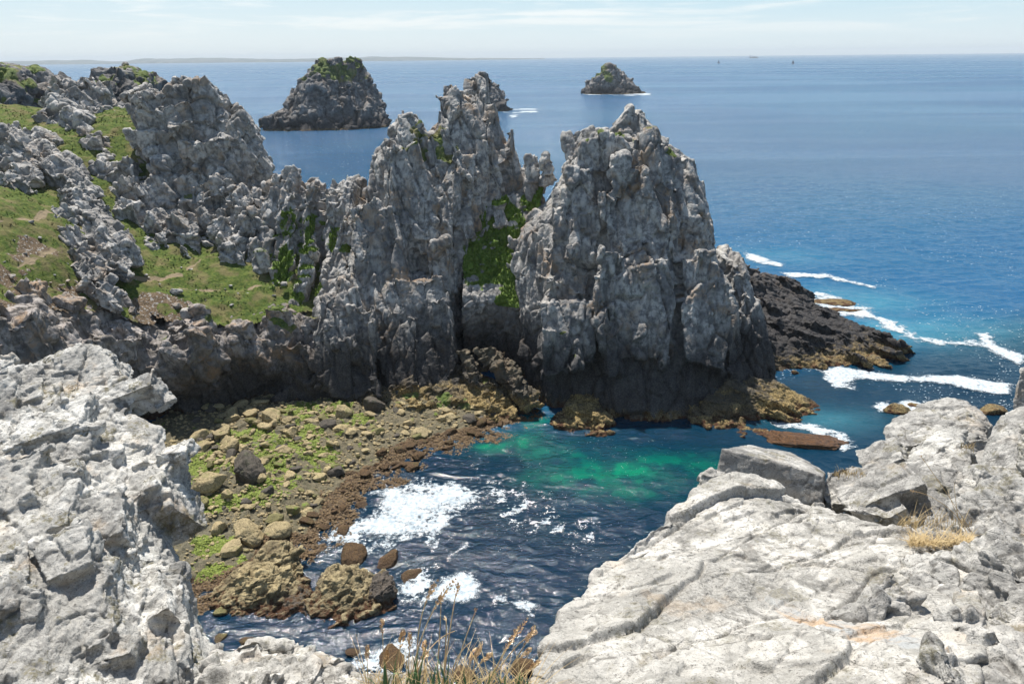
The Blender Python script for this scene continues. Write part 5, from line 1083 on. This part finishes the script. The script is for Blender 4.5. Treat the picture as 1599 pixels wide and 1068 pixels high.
tuft('ledge_grass', (1500, 1520), 700, 9.6, 90, .1, 'dry', 'small grass strip beside the wedge shaped white boulder', 315, .006, .6)
for i, (p, lab, hd) in enumerate([(((1520, 835), (1480, 770), (1435, 708)), 'tall arching dry stem with a drooping head above the golden cushion', .1), (((1515, 830), (1470, 770), (1420, 766)), 'low arching dry stem reaching across the grey outcrop', .12), (((1500, 830), (1492, 790), (1490, 752)), 'straight dry stem standing over the golden cushion', 0), (((1510, 832), (1490, 800), (1480, 765)), 'short dry stem beside the straight one', 0)]):
    stalk(p, 5.6, hd, lab, None, .008, .003, 60 + i)
b = NB('heather'); p = b.pos(); M['heather'] = b.done(b.mix(b.ramp(b.noise(p, 30, 3), .4, .6), (.07, .045, .03), (.20, .14, .09)), .9); M['moss'] = straw('heather_green', (.05, .09, .02), (.16, .17, .05))
rg = np.random.default_rng(31); root = tag(empty('heather_clump', tuple(at(1508, 890, 4.95))), 'withered brown heather clump with a few green tips on the outcrop', 'plant')
for nm, mt, n, z0, z1, xr in (('dead_sprigs', 'heather', 420, -.12, .06, .08), ('green_tips', 'moss', 160, .03, .1, .07)):
    V = []; T = []
    for i in range(n):
        c = np.array([rg.normal(0, xr), rg.normal(0, .05), rg.uniform(z0, z1)]); d = rg.normal(size=3); d[2] = abs(d[2]) + .4; d /= np.linalg.norm(d); s = np.cross(d, rg.normal(size=3)); s /= np.linalg.norm(s); l = rg.uniform(.015, .04); w = rg.uniform(.004, .008); q = len(V)
        V += [c - s * w, c + s * w, c + d * l]; T.append((q, q + 1, q + 2))
    link(nm, mesh_from(nm, np.array(V), np.array(T)), M[mt], root)

# ================================================================== sea
rr = np.concatenate([np.arange(44, 150, .2), np.geomspace(150, 430, 420), np.geomspace(432, 29500, 190)]); aa = np.radians(np.concatenate([np.arange(-70, -28, 1.0), np.arange(-28, 46, .11), np.arange(46, 290.1, 4)]))
A_, R_ = np.meshgrid(aa, rr); V = np.stack([np.sin(A_) * R_, np.cos(A_) * R_, np.zeros_like(A_)], -1).reshape(-1, 3)
nr, nc = A_.shape; idx = np.arange(nr * nc).reshape(nr, nc); Q = np.stack([idx[:-1, :-1].ravel(), idx[:-1, 1:].ravel(), idx[1:, 1:].ravel(), idx[1:, :-1].ravel()], 1)
def spot(px, py, rx, ry, rot=0):
    c = on(px, py); d = V[:, :2] - c[:2]; cr, sr = math.cos(R(rot)), math.sin(R(rot)); u = (d[:, 0] * cr + d[:, 1] * sr) / rx; v = (-d[:, 0] * sr + d[:, 1] * cr) / ry
    return np.exp(-(u * u + v * v))
near = R_.ravel() < 431
V[near, 2] = wave_z(V[near])
nz = np.full(len(V), .5); nz[near] = fbm(V[near] * np.array([1, 1, 0]) / 3.0, 4, 5); nz2 = np.full(len(V), .5); nz2[near] = fbm(V[near] / 1.4 + 40, 3, 9)
sh = np.maximum.reduce([spot(985, 742, 8, 4.5) * 1.25, spot(900, 745, 6, 3) * .8, spot(1060, 725, 7, 3) * .6, spot(800, 688, 5, 4) * .95, spot(765, 700, 2, 1.6) * 1.2, spot(830, 655, 4, 4) * .7, spot(870, 705, 6, 3) * .6])
sh = sh * (.3 + .7 * sstep(nz, .34, .6)) * (.55 + .45 * sstep(nz2, .4, .58))
aq = np.maximum.reduce([spot(1420, 515, 22, 9) * .9, spot(1330, 470, 16, 10) * .8, spot(1290, 655, 8, 4) * .6, spot(1210, 400, 14, 10) * .4])* (.4 + .6 * nz)
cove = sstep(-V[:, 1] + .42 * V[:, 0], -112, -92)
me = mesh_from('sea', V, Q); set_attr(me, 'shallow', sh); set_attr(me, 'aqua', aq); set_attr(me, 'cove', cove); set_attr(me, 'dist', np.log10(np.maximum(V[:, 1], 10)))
b = NB('sea_water'); p = b.pos()
far = b.n('CameraData')
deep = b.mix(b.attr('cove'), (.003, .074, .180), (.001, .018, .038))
deep = b.mix(b.ramp(b.noise(p, .004, 4), .4, .6), deep, b.mix(.35, deep, (.010, .115, .20)))
c = b.mix(b.math('MULTIPLY', b.attr('shallow'), 1.0, True), deep, (.001, .15, .085)); c = b.mix(b.math('MULTIPLY', b.attr('aqua'), .8, True), c, (.06, .26, .32))
slick = b.ramp(b.noise(b.mapping(p, (.35, 1.6, 1), (0, 0, .12)), .0035, 5, .6, .5), .38, .6)
w1 = b.noise(b.mapping(p, (.9, 1.3, 1), (0, 0, .5)), .22, 5, .55, .4); w2 = b.noise(b.mapping(p, (1, 1.6, 1), (0, 0, .35)), 1.1, 5, .62, .5); w3 = b.noise(p, 4.5, 3, .6)
hgt = b.math('ADD', b.math('MULTIPLY', w1, 1.8), b.math('ADD', b.math('MULTIPLY', w2, .7), b.math('MULTIPLY', w3, .2)))
b.done(c, b.math('ADD', b.ramp(b.attr('dist'), 2.0, 3.4, .062, .2), b.math('MULTIPLY', slick, .08)), b.bump(b.math('MULTIPLY', hgt, b.math('MULTIPLY', b.ramp(b.attr('dist'), 2.3, 2.6, .22, 1.0), b.math('ADD', .55, slick))), .9, 1.0), .5); b.bsdf.inputs['IOR'].default_value = 1.33
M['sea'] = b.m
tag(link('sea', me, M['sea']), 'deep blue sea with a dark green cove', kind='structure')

# ================================================================== light and view
SUN_AZ, SUN_EL = R(-24), R(62)
sv = Vector((math.sin(SUN_AZ) * math.cos(SUN_EL), math.cos(SUN_AZ) * math.cos(SUN_EL), math.sin(SUN_EL)))
sl = bpy.data.lights.new('sun', 'SUN'); sl.energy = 5.0; sl.angle = R(.53); sl.color = (1, .955, .89)
so = bpy.data.objects.new('sun', sl); COL.objects.link(so); so.rotation_euler = (-sv).to_track_quat('-Z', 'Y').to_euler(); so.location = (0, 0, 300)
w = bpy.data.worlds.new('World'); scene.world = w; w.use_nodes = True; nt = w.node_tree; bg = nt.nodes['Background']
sky = nt.nodes.new('ShaderNodeTexSky'); sky.sky_type = 'NISHITA'; sky.sun_disc = False; sky.sun_elevation = SUN_EL; sky.sun_rotation = SUN_AZ; sky.altitude = 0; sky.air_density = 1.0; sky.dust_density = .6; sky.ozone_density = 2.0

class WB(NB):
    def __init__(s, t): s.t = t; s.N = t.nodes; s.L = t.links
b = WB(nt); gen = b.n('TexCoord').outputs['Generated']; sx = b.n('SeparateXYZ'); b.set(sx.inputs[0], gen); z = sx.outputs[2]; x = sx.outputs[0]
ST_ = .12
def k_(c): return tuple(v / ST_ / 1.23 for v in c)
c = b.mix(b.ramp(z, 0.0, .09), k_((.78, .91, .98)), k_((.50, .75, .90))); c = b.mix(b.ramp(z, .05, .30), c, k_((.075, .235, .46))); c = b.mix(b.ramp(z, .4, 1.0), c, k_((.04, .12, .30)))
glow = b.math('MULTIPLY', b.ramp(x, .35, -.35), b.ramp(z, .5, 0.0)); c = b.mix(b.math('MULTIPLY', glow, .35), c, k_((.86, .92, .94)))
cl = b.noise(b.mapping(gen, (2.2, 2.2, 34), (0, .06, .3)), 1.6, 6, .6, .6); cl2 = b.noise(b.mapping(gen, (6, 6, 60), (0, .05, 0)), 1.3, 4, .6)
cf = b.math('MULTIPLY', b.ramp(b.math('ADD', cl, b.math('MULTIPLY', b.math('SUBTRACT', cl2, .5), .35)), .47, .66), b.ramp(z, .008, .05))
c = b.mix(b.math('MULTIPLY', cf, .75), c, k_((1.04, 1.05, 1.05)))
c = b.mix(.85, sky.outputs[0], c)
nt.links.new(c, bg.inputs['Color']); bg.inputs['Strength'].default_value = .1
scene.view_settings.view_transform = 'Standard'; scene.view_settings.look = 'None'; scene.view_settings.gamma = 1; scene.view_settings.use_curve_mapping = False
scene.view_settings.exposure = 0.56
scene.cycles.max_bounces = 6; scene.cycles.diffuse_bounces = 3; scene.cycles.glossy_bounces = 3; scene.cycles.transmission_bounces = 4; scene.cycles.volume_bounces = 0
scene.cycles.sample_clamp_indirect = 4; scene.cycles.sample_clamp_direct = 0; scene.cycles.use_denoising = True

# ------------------------------------------------------------------ sea air
hz = Acc(); hx, hy = 26000, 30000
hz.add([(-hx, -60, -1.5), (hx, -60, -1.5), (hx, hy, -1.5), (-hx, hy, -1.5), (-hx, -60, 175), (hx, -60, 175), (hx, hy, 175), (-hx, hy, 175)], [(3, 2, 1, 0), (4, 5, 6, 7), (0, 1, 5, 4), (1, 2, 6, 5), (2, 3, 7, 6), (3, 0, 4, 7)])
hm = bpy.data.materials.new('sea_air'); hm.use_nodes = True; ht = hm.node_tree; ht.nodes.remove(ht.nodes['Principled BSDF']); pv = ht.nodes.new('ShaderNodeVolumePrincipled')
pv.inputs['Color'].default_value = (.86, .94, 1, 1); pv.inputs['Density'].default_value = 5.5e-5; pv.inputs['Anisotropy'].default_value = 0
ht.links.new(pv.outputs[0], ht.nodes['Material Output'].inputs['Volume'])
tag(link('haze', hz.mesh('haze'), hm), kind='stuff')
